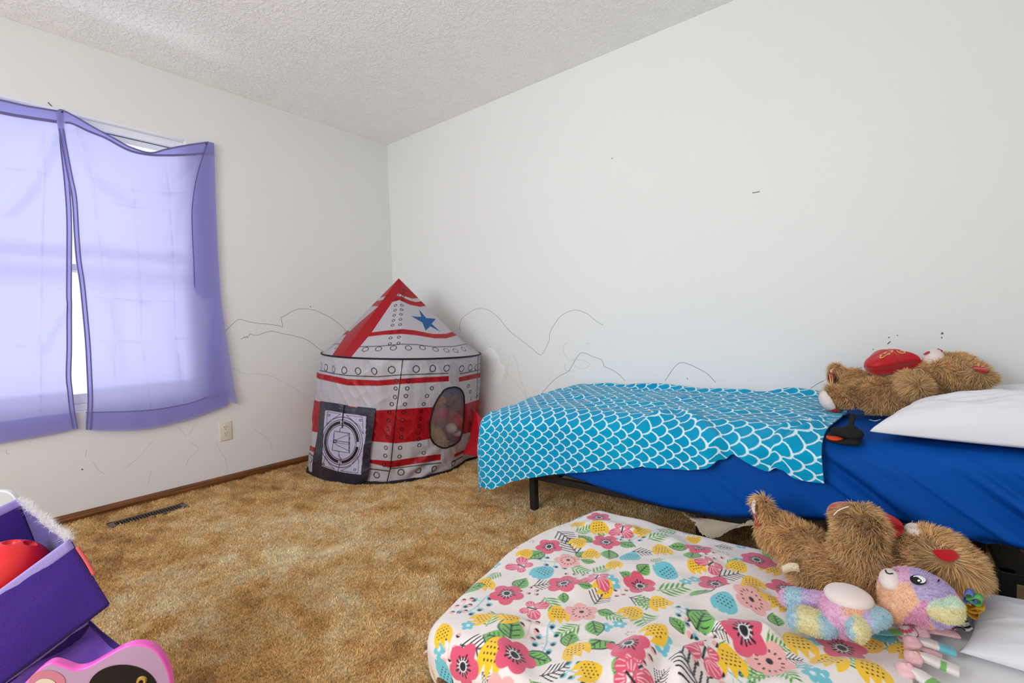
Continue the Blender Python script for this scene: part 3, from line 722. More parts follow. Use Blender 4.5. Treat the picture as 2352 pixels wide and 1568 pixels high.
pan = [(330, 283), (600, 330), (960, 380), (950, 700), (915, 900), (880, 1295), (680, 1270), (510, 1240), (268, 1160), (285, 800), (300, 500), (318, 300)]
c = cmix(c, lil, inpoly(DX, DY, pan).astype(float))
def st(c, l, w_, col=dk, closed=False): return cmix(c, col, np.clip((w_-lined(DX, DY, l, closed))/3+.5, 0, 1))
ell = lambda ex, ey: np.hypot((DX-575)/ex, (DY-787)/ey)
for ex, ey, w_ in ((218, 268, 5), (236, 290, 4), (292, 352, 5), (325, 395, 5)):
    m = np.abs(ell(ex, ey)-1)*ex; c = cmix(c, dk, np.clip((w_-m)/3+.5, 0, 1)*(inpoly(DX, DY, pan)))
ringm = (ell(232, 286) > 1) & (ell(275, 333) < 1) & ~((np.abs(DX-582) < 26) & (DY < 787)) & ~((np.abs(DX-548) < 28) & (DY > 787)) & ~((np.abs(DY-820) < 40) & (DX > 600))
c = cmix(c, dk, ringm.astype(float))
c = st(c, [(465, 612), (705, 650), (700, 955), (430, 910)], 5, closed=True)
c = st(c, [(490, 750), (690, 665), (690, 925), (480, 815)], 4)
c = st(c, [(470, 772), (680, 805)], 19); c = st(c, [(470, 772), (680, 805)], 10, lil)
m = np.abs(np.hypot(DX-470, DY-772)-24); c = cmix(c, dk, np.clip((7-m)/3+.5, 0, 1))
for l in ([(625, 190), (600, 330), (588, 470), (595, 540), (555, 570), (545, 620)], [(535, 925), (535, 1000), (565, 1040), (520, 1240)]): c = st(c, l, 5)
for l in ([(345, 520), (352, 310), (560, 345), (440, 420), (345, 520)], [(650, 365), (905, 395), (915, 660), (860, 540), (730, 430), (650, 365)], [(830, 1010), (845, 1100), (832, 1268), (680, 1250), (560, 1232), (700, 1170), (830, 1010)], [(320, 1000), (285, 1150), (470, 1210), (380, 1120), (320, 1000)]): c = st(c, l, 4)
for q in ((378, 362), (873, 440), (785, 1215), (290, 1130)):
    m = np.abs(np.hypot(DX-q[0], DY-q[1])-17); c = cmix(c, dk, np.clip((5-m)/3+.5, 0, 1))
flap = mesh('door_flap', Dr.reshape(-1, 3), gridF(nu, nv), m_door, tent, col=c.reshape(-1, 3))
q = [(622/6.817+700, 200/6.817+900), (606/6.817+700, 330/6.817+900), (590/6.817+700, 450/6.817+900), (592/6.817+700, 560/6.817+900)]
def pickD(q_):
    d = (DX/6.817+700-q_[0])**2+(DY/6.817+900-q_[1])**2; return Dr[np.unravel_index(np.argmin(d), d.shape)]
V, F = tube(spline([pickD(k_)+dn*.004 for k_ in q], 20), .0026, 6); mesh('tie_strap', V, F, m_trim, flap)
# red fin on the right-hand side
m_fin = mat('red_nylon', (176, 20, 34), .45, .35, bump=(14, .4, 3, .01))
pf = [(1093, 945, 3.02), (1117, 972, 2.97), (1138, 1010, 2.93), (1141, 1050, 2.93), (1100, 1049, 2.97), (1066, 1043, 3.02), (1080, 1010, 3.04)]
P = np.array([atD(a, b_, d) for a, b_, d in pf]); P[:, 1] = np.minimum(P[:, 1], -.03); P[:, 2] = np.maximum(P[:, 2], .006)
dv_ = np.array([-.62, .30, 0])*.03
pc = P.mean(0)
V = np.vstack([P, P+dv_, [pc+np.array([.016, -.02, 0])], [pc+dv_*1.3]]); k = len(P); F = []
for i in range(k):
    j = (i+1) % k; F += [(i, j, 2*k), (k+j, k+i, 2*k+1), (i, k+i, k+j, j)]
V[:, 1] = np.minimum(V[:, 1], -.02)
mesh('side_fin', V, F, m_fin, tent, smooth=False)
# ------------------------------------------------------------------ metal bed with blue sheet
m_metal = mat('black_metal', (26, 26, 28), .45, .4)
m_sheet = mat('blue_sheet', (0, 74, 160), .7, .12, bump=(900, .12, 2, .001))
m_ticking = mat('mattress_cover', (196, 186, 170), .9, .1)
YE = -.70                      # near mattress edge
def ztop(x, y):
    near = np.clip(-y/.70, 0, 1)
    return .534-.018*near-.075*np.exp(-np.maximum(x-1.62, -.2)/.25)*(.2+.8*near)+.006*fbm(x*3, y*3, 100, 3)
def xfoot(y): return 1.63+.17*(1+y/.70)

bed = thing('bed_frame', 'low black metal bed frame standing under the blue sheeted mattress by the wall', 'bed', (2.6, -.36, 0))
ZL = .185
for px_, py_ in ((1.826, -.621), (1.88, -.075), (2.62, -.621), (2.64, -.075), (3.447, -.621), (3.45, -.075)):
    box('leg', (px_-.016, py_-.016, .003), (px_+.016, py_+.016, ZL), m_metal, bed, .002)
for y in (-.621, -.075): box('side_rail', (1.80, y-.013, ZL-.028), (3.60, y+.013, ZL), m_metal, bed, .002)
for x in (1.81, 2.62, 3.447): box('cross_rail', (x-.013, -.608, ZL-.026), (x+.013, -.088, ZL-.001), m_metal, bed, .002)
k = 9
for i in range(k):
    x = 1.93+i*(1.55/(k-1)); box('slat', (x-.02, -.608, ZL-.018), (x+.02, -.088, ZL-.004), m_metal, bed)

mattress = thing('mattress', 'mattress hidden in the blue sheet, its torn beige underside hanging below', 'mattress', (2.6, -.36, .2))
bm = bmesh.new(); add_box(bm, np.array([1.88, -.560, .315]), np.array([3.56, -.06, .42]), .03)
bm_obj('core', bm, m_ticking, mattress)
m_dust = mat('torn_dust_cover', (206, 190, 168), .9, .1, trans=.15, var=(14, .10), bump=(60, .4, 4, .006))
# torn dust cover hanging as a drooping triangle
top = spline([np.array([2.60, -.640, .150]), np.array([2.64, -.642, .158]), np.array([2.74, -.642, .164]), np.array([2.83, -.640, .172])], 60)
bot = spline([atY(1566, 1172, -.634), atY(1585, 1188, -.66), atY(1605, 1209, -.67), atY(1612, 1222, -.675), atY(1630, 1231, -.68), atY(1648, 1232, -.68), atY(1672, 1218, -.67), atY(1702, 1203, -.66), atY(1728, 1190, -.65)], 60)
bot[:, 2] += .004*rng.uniform(-1, 1, 60)
v = np.linspace(0, 1, 14)[None, :, None]
S = top[:, None]*(1-v)+bot[:, None]*v
S[..., 1] += -.03*np.sin(math.pi*v[..., 0])*np.sin(np.linspace(0, 9, 60))[:, None]*.5-.012
mesh('dust_cover', S.reshape(-1, 3), gridF(60, 14), m_dust, mattress)

def arc_fold(d, r):
    """overhang d -> (outward, downward)"""
    q = r*math.pi/2
    o = np.where(d < q, r*np.sin(np.clip(d, 0, q)/r), r); dn = np.where(d < q, r*(1-np.cos(np.clip(d, 0, q)/r)), r+d-q)
    return np.where(d > 0, o, 0), np.where(d > 0, dn, 0)
def drape(a, b, r, y_edge, foot, lift=0.0):
    """a: distance from the foot edge onto the bed (negative hangs over the foot); b: distance past the near edge (negative = on top)"""
    da = np.maximum(-a, 0); db = np.maximum(b, 0); d = np.hypot(da, db)
    o, dn = arc_fold(d, r)
    ca, cb = da/(d+1e-9), db/(d+1e-9)
    y = y_edge-np.minimum(b, 0)-o*cb
    x = foot(np.clip(y, -.7, 0))+np.maximum(a, 0)-o*ca
    z = ztop(np.maximum(x, 1.62), np.clip(y, -.7, 0))-dn+lift
    return x, y, z
# fitted sheet
na, nb = 420, 150
a = np.linspace(-.19, 1.92, na); tb = np.linspace(0, 1, nb)
xs = a+1.66
hem = np.interp(xs, [1.3, 1.7, 2.08, 2.3, 2.54, 2.76, 3.0, 3.25, 3.43, 3.7], [.26, .26, .245, .21, .185, .195, .25, .290, .287, .295])
bmax = .515-hem+.05
Aa = np.repeat(a[:, None], nb, 1)
Bb = -.665+(bmax[:, None]+.665)*tb[None]
x, y, z = drape(Aa, Bb, .055, YE+.055, xfoot, 0)
side = sstep(.03, .12, Bb)
u1 = x+1.35*z; u2 = z-.25*x
fold = .014*vn(u1*7, u2*2.5, 110)+.008*(1-2*np.abs(vn(u1*15+2, u2*3, 112)))+.006*vn(u1*22, u2*5, 114)
gain = .25+2.3*sstep(2.95, 3.15, x)
y = y-(fold*gain+.012)*side-.010*side*np.sin(np.clip((z-.2)/.3, 0, 1)*math.pi)
tuck = sstep(.045, 0, (bmax[:, None]-Bb))*(Bb > 0)
y = y+.06*tuck**2
z = z+.0035*fbm(x*9, y*14, 116, 3)*(1-side)+.004*(1-side)*(1-np.abs(vn((x+.8*y)*10, (y-.4*x)*4, 118)))
y = np.minimum(y, -.012); V = np.stack([x, y, np.maximum(z, .03)], -1)
sheet = mesh('fitted_sheet', V.reshape(-1, 3), gridF(na, nb), m_sheet)
tag(sheet, 'royal blue fitted sheet stretched over the metal bed mattress, wrinkled along the side', 'bed sheet')

# fish-scale fleece blanket
m_fleece = mat('scale_fleece', rough=.95, spec=.08, attr='tint', bump=(650, .35, 3, .003), sheen=.15)
na, nb = 760, 560
tip = .21
a1 = np.linspace(-tip, 0, 2)[0]
A1 = np.linspace(-tip, 1.345, na); tb = np.linspace(0, 1, nb)
xs = A1+1.66
hz = smooth1(xs, [1.2, 1.60, 1.70, 1.85, 2.05, 2.45, 2.62, 2.70, 2.735, 2.765, 2.80, 2.85, 2.96, 3.06, 3.2], [.12, .12, .142, .192, .238, .325, .345, .372, .40, .428, .412, .385, .370, .378, .38], .012)
bmax = .515-hz+.031-.04*sstep(1.75, 1.60, xs)
Aa = np.repeat(A1[:, None], nb, 1)
Bb = -.672+(bmax[:, None]+.672)*tb[None]
# right hem slants a little: near corner further right
Aa = np.where(Aa > 0, Aa*np.interp(Bb, [-.672, -.33, 0, .2], [1.175, 1.385, 1.425, 1.44])/1.345, Aa)
x, y, z = drape(Aa, Bb, .062, YE+.052, lambda yy: xfoot(yy)-.034, .014)
side = sstep(.02, .10, Bb)*(Aa > 0)
top = 1-sstep(-.03, .05, Bb)
# soft drape folds
out = .031+.010*vn(x*6, z*2, 120)*side+.006*vn(x*15, z*3, 121)*side
# pinch fold near x = 2.76
pin = np.exp(-((x-2.755-.10*(z-.40))/.020)**2)
out = out+.030*np.exp(-((x-2.83)/.055)**2)*side-.010*pin*side+.022*np.exp(-((x-2.70)/.035)**2)*side+.018*sstep(2.86, 3.05, x)*side
y = y-out*(side+.0)
rid = lambda l, w_, h_: h_*np.exp(-(lined(x, y, [atZ(*q, .53)[:2] for q in l])/w_)**2)
z = z+top*(.0055*fbm(x*6, y*9, 124, 3)+.004*(1-2*np.abs(vn(x*7+2*y, y*16-x*2, 126)))+.003)
z = z+rid([(1480, 960), (1560, 950), (1650, 985), (1700, 1010), (1690, 1040)], .022, .016)+rid([(1690, 1030), (1780, 1000), (1880, 985)], .018, .016)+rid([(1560, 925), (1680, 950), (1800, 955)], .03, .010)+rid([(1740, 1015), (1800, 985), (1890, 975)], .012, .012)+rid([(1290, 905), (1400, 925), (1520, 935)], .03, .009)
# rolled double edge along the wall
roll = np.exp(-((y+.055)/.022)**2)*sstep(1.80, 1.88, x)*(.6+.4*vn(x*5, 0*x, 128))
z = z+.026*roll
z = z+.020*np.exp(-((x-2.86)/.10)**2-((y+.05)/.05)**2)
# foot corner point and hanging folds
cor = (Aa < 0)*1.0
ang = np.arctan2(np.maximum(Bb, 0), np.maximum(-Aa, 0)); dd = np.hypot(np.maximum(-Aa, 0), np.maximum(Bb, 0))
w_ = sstep(.05, .22, dd)*cor
x = x-w_*(.020*np.cos(5*ang+1.0)+.006); y = y-w_*.016*np.cos(4*ang+.4)*(Bb > 0)
z = np.maximum(z, .03)
x = np.minimum(x, 9); y = np.minimum(y, -.012)
# pattern from cloth coordinates
pa, pb, w2 = .0315, Bb-.02, .0272
P1 = Aa+.02*vn(Aa*4, Bb*4, 130)*.3
line = np.zeros_like(P1); done = np.zeros_like(P1, bool)
i0 = np.floor(P1/pa).astype(int)
for k in (2, 1, 0):
    i = i0-k
    off = np.where(i % 2 == 0, 0.0, w2)
    ub = (pb-off+w2) % (2*w2)-w2
    d = np.hypot((P1-i*pa)/.063, ub/w2)
    inside = (d <= 1.0) & ~done
    wv = .0028/np.where(np.abs(ub)/w2 > .75, .030, .048)
    lv = np.clip((d-(1-2*wv))/(.35*wv)+.5, 0, 1)
    line = np.where(inside, lv, line); done |= inside
base_c, dark_c, wh = lin(0, 160, 200), lin(0, 140, 188), lin(214, 236, 242)
m_ = (.5+.5*fbm(Aa*7, Bb*7, 132, 3))[..., None]
c = base_c*(1-m_)+dark_c*m_
stitch = np.exp(-((bmax[:, None]-Bb-.020)/.0016)**2)*(Bb > 0)
c = c*(1-.25*stitch[..., None])
c = c*(1-line[..., None])+wh*line[..., None]
V = np.stack([x, y, z], -1)
th = np.array([0, 0, .004])
blk = mesh('throw_blanket', V.reshape(-1, 3), gridF(na, nb), m_fleece, col=c.reshape(-1, 3))
tag(blk, 'turquoise fleece blanket with white fish scale pattern draped over the foot of the bed', 'blanket')
so = blk.modifiers.new('thickness', 'SOLIDIFY'); so.thickness = .005; so.offset = -1

# pillows
m_pillow = mat('white_cotton', (226, 226, 232), .75, .15, bump=(500, .12, 2, .001), sheen=.1)
def pillow(name, label, c0, ax, ay, lx, ly, h, seed, tilt=0.0, group=None, wk=1.0):
    n_ = 110
    u = np.linspace(-1, 1, n_); U, Vv = np.meshgrid(u, u, indexing='ij')
    prof = np.clip((1-U**2)*(1-Vv**2), 0, 1)**.42
    pin = 1-.05*(Vv**2)*(1-np.abs(U))-.0
    X = U*lx*(1-.07*(1-Vv**2)*0-.08*(1-np.abs(Vv)**2)*np.abs(U)**3); Y = Vv*ly*(1-.10*(1-U**2)*np.abs(Vv)**3)
    wr = .010*fbm(U*2.2+seed, Vv*2.5, seed, 3)+.006*(1-2*np.abs(vn(U*3+Vv*2+seed, Vv*5-U*3, seed+3)))
    ptop = h*prof+wr*wk*prof*sstep(0, .35, prof)
    pbot = -.30*h*prof+.35*h
    a = np.array([ax[0], ax[1], tilt]); b_ = np.array([ay[0], ay[1], 0])
    mk = lambda Z: (np.array(c0)+X[..., None]*a+Y[..., None]*b_+Z[..., None]*np.array([0, 0, 1.0])).reshape(-1, 3)
    Vt, Vb = mk(ptop+.0), mk(np.minimum(-.18*h*prof, 0))
    F = np.vstack([gridF(n_, n_), gridF(n_, n_)[:, ::-1]+n_*n_])
    o = mesh(name, np.vstack([Vt, Vb]), F, m_pillow)
    bmx = bmesh.new(); bmx.from_mesh(o.data); bmesh.ops.remove_doubles(bmx, verts=bmx.verts, dist=.0002); bmesh.ops.recalc_face_normals(bmx, faces=bmx.faces); bmx.to_mesh(o.data); bmx.free()
    return tag(o, label, 'pillow', group)
pillow('pillow', 'plump white pillow near the front edge of the bed, beside the brown bear', (3.53, -.545, .552), (.998, .0), (.30, .95), .345, .145, .125, 5, 0)
pillow('pillow', 'white pillow at the wall side of the bed under the bear head', (3.66, -.15, .565), (1, 0), (0, 1), .30, .125, .085, 9, 0)
# ------------------------------------------------------------------ pad on the floor with white sheet, floral fleece on top
m_wsheet = mat('white_sheet', (240, 240, 240), .75, .15, bump=(500, .12, 2, .001), sheen=.1)
FX, FB, FN = 2.33, -.885, -1.70          # pad: foot edge x, back edge y, near edge y
PT = .158
pad = thing('floor_mattress', 'low thin mattress lying on the carpet beside the bed under the flowered blanket', 'mattress', (3.1, -1.3, 0))
bm = bmesh.new(); add_box(bm, np.array([FX+.012, FN+.012, .012]), np.array([3.95, FB-.012, PT-.012]), .03)
bm_obj('core', bm, m_ticking, pad)
nx, ny = 240, 150
gx = np.linspace(FX+.45, 3.98, nx); gy = np.linspace(FB+.13, FN-.13, ny)
X, Y = np.meshgrid(gx, gy, indexing='ij')
def drape2(X, Y, foot, back, near, r, zt, lim=None):
    ex = np.minimum(X-foot, 0); ey = np.where(Y > back, Y-back, np.where(Y < near, Y-near, 0))
    d = np.hypot(ex, ey); d0 = d; d = np.where(d > .12, .12+(lim-.12)*np.tanh((d-.12)/(lim-.12)), d) if lim else d; ex, ey = ex*d/(d0+1e-9), ey*d/(d0+1e-9)
    o, dn = arc_fold(d, r)
    extra = np.maximum(dn-(zt-.022), 0); dn = np.minimum(dn, zt-.022); o = o+extra
    cx, cy = ex/(d+1e-9), ey/(d+1e-9)
    return X-ex*d0/(d+1e-9)+o*cx, Y-ey*d0/(d+1e-9)+o*cy, zt-dn, d
x, y, z, d = drape2(X, Y, FX+.02, FB-.02, FN+.02, .03, PT)
z = z+np.where(d > 0, 0, 1)*(.004*fbm(x*5, y*5, 140, 3)+.006*(1-2*np.abs(vn((x*.5-y)*7, (x+y*.5)*2.5, 142)))*sstep(3.1, 3.3, x))
ws = mesh('fitted_sheet', np.stack([x, y, z], -1).reshape(-1, 3), gridF(nx, ny)[:, ::-1], m_wsheet)
tag(ws, 'white fitted sheet on the low floor mattress in the lower right corner', 'bed sheet')
pillow('pillow', 'white pillow on the floor mattress under the head of the lower brown bear', (3.67, -.99, PT+.022), (.99, -.06), (.06, .99), .36, .15, .070, 13, 0, None, .35)

# floral blanket
m_floral = mat('floral_fleece', rough=.95, spec=.08, attr='tint', bump=(520, .45, 3, .003), sheen=.4)
nx, ny = 640, 640
gx = np.linspace(2.115, 3.225, nx); gy = np.linspace(-.72, -1.815, ny)
X, Y = np.meshgrid(gx, gy, indexing='ij')
foot = smooth1(Y, [-1.9, -1.75, -1.6, -1.4, -1.25, -1.1, -.95, -.88, -.7], [2.375, 2.345, 2.305, 2.268, 2.25, 2.262, 2.305, 2.325, 2.34], .05)
x, y, z, d = drape2(X, Y, foot, FB+.005, FN+.01, .055, PT+.016, .185)
topm = sstep(.10, -.0, d)
zb = PT+.02
def crest(l, w_, h_, asym=0.0):
    """ridge along px polyline on the blanket"""
    P = np.array([atZ(q[0], q[1], zb+.02)[:2] for q in l]); P = spline(P, 24)
    dd = np.full(X.shape, 9.0); sg = np.zeros(X.shape); tt = np.zeros(X.shape)
    for i, (a, b_) in enumerate(zip(P[:-1], P[1:])):
        ab = b_-a; t_ = np.clip(((X-a[0])*ab[0]+(Y-a[1])*ab[1])/(ab@ab+1e-12), 0, 1)
        e = np.hypot(X-a[0]-t_*ab[0], Y-a[1]-t_*ab[1]); m_ = e < dd
        sg = np.where(m_, np.sign(ab[0]*(Y-a[1])-ab[1]*(X-a[0])), sg); tt = np.where(m_, (i+t_)/(len(P)-1), tt); dd = np.minimum(dd, e)
    w2_ = np.where(sg > 0, w_*(1+asym), w_*(1-asym))
    return h_*np.exp(-(dd/w2_)**2)*sstep(-.02, .12, tt)*sstep(1.02, .88, tt)
f = .010*fbm(X*4, Y*4, 150, 3)+.004*vn(X*16, Y*16, 152)
f = f+crest([(1760, 1345), (1700, 1362), (1606, 1388), (1538, 1436), (1470, 1497), (1400, 1580)], .055, .037, .3)
f = f-crest([(1650, 1452), (1616, 1468), (1556, 1492), (1526, 1525), (1508, 1600)], .022, .030)
f = f+crest([(1800, 1452), (1720, 1456), (1640, 1466), (1575, 1510), (1552, 1590)], .034, .033, -.3)
f = f-crest([(1990, 1470), (1900, 1500), (1760, 1525), (1640, 1560)], .03, .012)
f = f+crest([(2060, 1480), (1960, 1510), (1850, 1540), (1760, 1580)], .04, .020)
f = f+crest([(1290, 1362), (1419, 1316), (1504, 1289), (1674, 1281)], .045, .016, .3)-crest([(1300, 1380), (1440, 1335), (1560, 1310)], .03, .008)
f = f+crest([(1180, 1400), (1150, 1470), (1160, 1560)], .05, .018)-crest([(1240, 1420), (1230, 1500), (1250, 1580)], .05, .014)
f = f+crest([(1480, 1215), (1600, 1250), (1750, 1300)], .03, .010)
f = f+crest([(1330, 1200), (1400, 1200), (1470, 1215)], .03, .016)
f = f+crest([(1380, 1470), (1340, 1530), (1330, 1600)], .05, .020)
z = z+f*topm+.010
# the toys press the cloth down
press = np.maximum(np.exp(-(((X-3.06)/.20)**2+((Y+.99)/.10)**2)**2), np.exp(-(((X-3.10)/.17)**2+((Y+1.20)/.09)**2)**2))
z = z*(1-press)+np.minimum(z, PT+.022)*press
# wavy sides
sd = sstep(.05, .14, d)
x = x-.014*sd*np.sin(Y*26+3*vn(Y*5, 0*Y, 155))*(X < 2.4); z = np.maximum(z, .022+.006*fbm(X*12, Y*12, 157))
# near-left corner is turned up, showing fringe beneath
z = np.minimum(z, PT+.12)
FL = np.stack([x, y, z], -1)
LX, LY, LZ = project(FL.reshape(-1, 3)); LX = LX.reshape(X.shape); LY = LY.reshape(X.shape); LZ = LZ.reshape(X.shape)
gx_, gy_ = np.gradient(FL, axis=0), np.gradient(FL, axis=1)
LN = np.cross(gx_, gy_); LN *= np.where(LN[..., 2:] < 0, -1, 1); LN /= np.linalg.norm(LN, axis=-1)[..., None]+1e-12
LFR = ((CPOS-FL)*LN).sum(-1) > 0
def plan(q):
    dq = np.where(LFR, (LX-q[0])**2+(LY-q[1])**2+np.maximum(LZ-1.2, 0)*.2, 1e12); i = np.unravel_index(np.argmin(dq), dq.shape)
    return np.array([X[i], Y[i]]), FL[i], LN[i]
c = np.tile(lin(236, 226, 222), X.shape+(1,)).astype(float)
PINK, LPINK, YEL, TEAL, GRN, BLK, WHT = lin(222, 88, 118), lin(240, 176, 172), lin(246, 196, 40), lin(110, 194, 208), lin(120, 186, 96), lin(34, 38, 48), lin(245, 240, 240)
def local(p, R, rot, ext=1.3):
    m = (np.abs(X-p[0]) < R*ext) & (np.abs(Y-p[1]) < R*ext)
    if not m.any(): return None
    i, j = np.where(m); sl = np.s_[i.min():i.max()+1, j.min():j.max()+1]
    dx, dy = (X[sl]-p[0])/R, (Y[sl]-p[1])/R; cr, sr = math.cos(rot), math.sin(rot)
    return sl, dx*cr+dy*sr, -dx*sr+dy*cr
def paint(sl, m, col):
    c[sl] = c[sl]*(1-np.clip(m, 0, 1)[..., None])+col*np.clip(m, 0, 1)[..., None]
soft = lambda v, w_=.05: np.clip(v/w_+.5, 0, 1)
def flowerA(p, R, rot, col=PINK, pale=False):
    L_ = local(p, R, rot)
    if L_ is None: return
    sl, u, v = L_; r_ = np.hypot(u, v); th = np.arctan2(v, u)
    paint(sl, soft(.70+.28*np.abs(np.cos(2.5*th))-r_), col)
    if not pale:
        paint(sl, soft(.30+.05*np.cos(12*th)-r_), WHT)
        paint(sl, soft(.052-np.abs(((th*13/(2*math.pi)) % 1)-.5)*r_*.55)*((r_ > .24) & (r_ < .46+.06*np.cos(5*th))), BLK)
        paint(sl, soft(.19-r_), BLK)
    else:
        paint(sl, soft(.14-r_), BLK); paint(sl, soft(.035-np.abs(((th*14/(2*math.pi)) % 1)-.5)*r_*.45)*(np.abs(r_-.50) < .07), BLK)
def tulip(p, R, rot, col=YEL, n_=3):
    L_ = local(p, R, rot)
    if L_ is None: return
    sl, u, v = L_
    w_ = .80*np.sqrt(np.clip(1-((v+.05)/1.0)**2, 0, 1))*(.75+.25*np.clip(v+1, 0, 1))
    tri = np.abs(((u*1.9+.5) % 1)-.5)*2
    topb = .88-.62*tri if col is YEL else .62+.25*np.sqrt(np.clip(1-tri**2, 0, 1))
    paint(sl, soft(np.minimum(w_-np.abs(u), topb-v)), col)
    gu, gv = (u+.1*v)*4.4, v*4.0; row = np.floor(gv); gu = gu+.5*(row % 2)
    dd = np.hypot((gu % 1)-.5, ((gv % 1)-.5)*1.1)
    paint(sl, soft(.24-dd, .12)*(np.abs(u) < .5)*(v > -.65)*(v < .25), BLK)
def leaf(p, R, rot, w_=.36, dark=True):
    L_ = local(p, R, rot)
    if L_ is None: return
    sl, u, v = L_; t_ = np.clip(u, 0, 1); e = w_*np.sin(math.pi*t_**.85)
    inn = (u > 0) & (u < 1)
    paint(sl, soft(e-np.abs(v))*inn, GRN)
    if dark:
        paint(sl, soft(.028-np.abs(v))*((u > 0) & (u < .82)), BLK)
        side = np.abs((((u-np.abs(v)*.9)*5) % 1)-.5)
        paint(sl, soft(.10-side, .1)*inn*(np.abs(v) < e*.72)*(u > .15)*(u < .85), BLK)
        paint(sl, soft(.030-np.abs(v-e))*inn, BLK)
def fern(p, R, rot, col=BLK):
    L_ = local(p, R, rot, 1.4)
    if L_ is None: return
    sl, u, v = L_
    paint(sl, soft(.028-np.abs(v))*((u > 0) & (u < 1)), col if col is BLK else GRN)
    q = u-np.abs(v)*.85; k_ = np.abs(((q*5) % 1)-.5); av = np.abs(v); lim = .50*(1-q*.55)
    ok = (q > .02) & (q < .98) & (av < lim)
    if col is BLK: paint(sl, soft(.17-k_, .08)*ok, BLK)
    else:
        wl = .30*np.sin(math.pi*np.clip(av/(lim+1e-6), 0, 1))+.05
        paint(sl, soft(wl-k_, .1)*ok, GRN); paint(sl, soft(.07-k_, .08)*ok*(av < lim*.75)*(av > lim*.15), BLK)
def butterfly(p, R, rot):
    L_ = local(p, R, rot)
    if L_ is None: return
    sl, u, v = L_; av = np.abs(v)
    up = .44-np.hypot((u-.32-.2*av)*.95, (av-.50)); lo = .30-np.hypot(u+.34, av-.38)
    m = np.maximum(up, lo); paint(sl, soft(m), PINK)
    th = np.arctan2(av, u); paint(sl, soft(.05-np.abs(((th*3.2) % 1)-.5)*np.hypot(u, v)*.6)*(m > .07)*(np.hypot(u, v) > .2), lin(246, 190, 196))
    paint(sl, soft(.06-np.abs(v))*(np.abs(u) < .36), BLK)
def dots(p, R, rot, col=LPINK):
    L_ = local(p, R, rot)
    if L_ is None: return
    sl, u, v = L_
    paint(sl, soft(.022-np.abs(v-.1*np.sin(3*u)))*(np.abs(u) < .8), col)
    for a, b_ in ((-.7, .3), (-.35, -.4), (0, .42), (.3, -.34), (.62, .3), (.85, -.15)):
        r_ = np.hypot(u-a, v-b_); paint(sl, soft(.17-r_), col); paint(sl, soft(.16-r_)*(u-a > .03), BLK)
        tt_ = np.clip((a-u)*0, 0, 1)
def sprig(p, R, rot):
    L_ = local(p, R, rot)
    if L_ is None: return
    sl, u, v = L_
    paint(sl, soft(.025-np.abs(v-.12*np.sin(2.5*u)))*(np.abs(u) < .9), TEAL)
    for a, b_ in ((-.8, .05), (-.45, .34), (-.2, -.34), (.15, .38), (.35, -.30), (.62, .34), (.82, -.2)):
        paint(sl, soft(.022-np.abs(np.abs(v)-(u-a)*1.4))*(np.sign(v) == np.sign(b_))*(np.abs(v) < abs(b_)), TEAL)
        paint(sl, soft(.13-np.hypot((u-a-.22)*.8, v-b_)), TEAL); paint(sl, soft(.09-np.hypot((u-a-.26), v-b_)), BLK)
def small(p, R, rot):
    L_ = local(p, R, rot)
    if L_ is None: return
    sl, u, v = L_; r_ = np.hypot(u, v); th = np.arctan2(v, u)
    paint(sl, soft(.62+.36*np.abs(np.cos(2.5*th))-r_, .1), TEAL); paint(sl, soft(.26-r_, .1), lin(220, 236, 236))
zq = lambda a, b_: (960+a/2.94, 1150+b_/2.94)
z7 = lambda a, b_: (1700+a/3.35, 1100+b_/3.35)
rr_ = random.Random(5); ra = lambda: rr_.uniform(0, 6.28)
# background filler so that no cloth is left bare (kept sparse), then the placed motifs
def at2(l, f_, R, conv=zq, **k):
    for q in l:
        p, _, _ = plan(conv(*q[:2])); rot = q[2] if len(q) > 2 else ra()
        f_(p, R*rr_.uniform(.92, 1.08), rot, **k)
def aim(l, f_, conv=zq, **k):
    """motif from a base point to a tip point"""
    for q in l:
        p, _, _ = plan(conv(*q[:2])); e, _, _ = plan(conv(*q[2:4])); v = e-p; f_(p, min(.085, max(.03, float(np.linalg.norm(v)))), math.atan2(v[1], v[0]), **k)
at2([(1460, 255), (870, 930), (420, 690), (880, 410), (2070, 1130), (1800, 760), (1130, 1180)], sprig, .055)
at2([(1380, 245), (740, 600), (750, 880), (210, 980), (1370, 590), (1990, 370), (1900, 910), (1510, 1020), (1950, 1120), (300, 715), (1080, 510)], dots, .040)
at2([(1320, 550), (1260, 850), (1360, 830), (1870, 530), (1810, 545), (1660, 920), (140, 1000), (340, 840), (2170, 400), (90, 1060), (1640, 985), (1290, 510)], small, .019)
at2([(590, 1200), (540, 1250), (620, 1510), (480, 1440), (560, 1490)], small, .020, z7)
aim([(940, 205, 1065, 290), (1080, 360, 965, 305), (770, 575, 900, 560), (1440, 340, 1570, 350), (1190, 700, 1260, 600), (1420, 650, 1570, 690), (280, 970, 440, 1000), (820, 1180, 1000, 1110), (2020, 510, 2170, 490), (1970, 880, 2090, 900), (1600, 1229, 1670, 1150), (430, 1150, 480, 1229)], fern)
aim([(330, 1370, 480, 1400)], fern, z7)
aim([(1060, 210, 1165, 185), (1030, 450, 1150, 480), (1180, 490, 1290, 440), (1610, 605, 1800, 580), (850, 650, 930, 740), (1500, 740, 1590, 850), (460, 850, 530, 760), (1570, 410, 1640, 390), (1550, 260, 1680, 230), (1100, 830, 960, 900), (2020, 960, 2130, 1030), (2220, 1190, 2352, 1110), (2090, 430, 2160, 400), (1490, 640, 1560, 720), (1260, 760, 1380, 800), (560, 480, 480, 520)], fern, col=GRN)
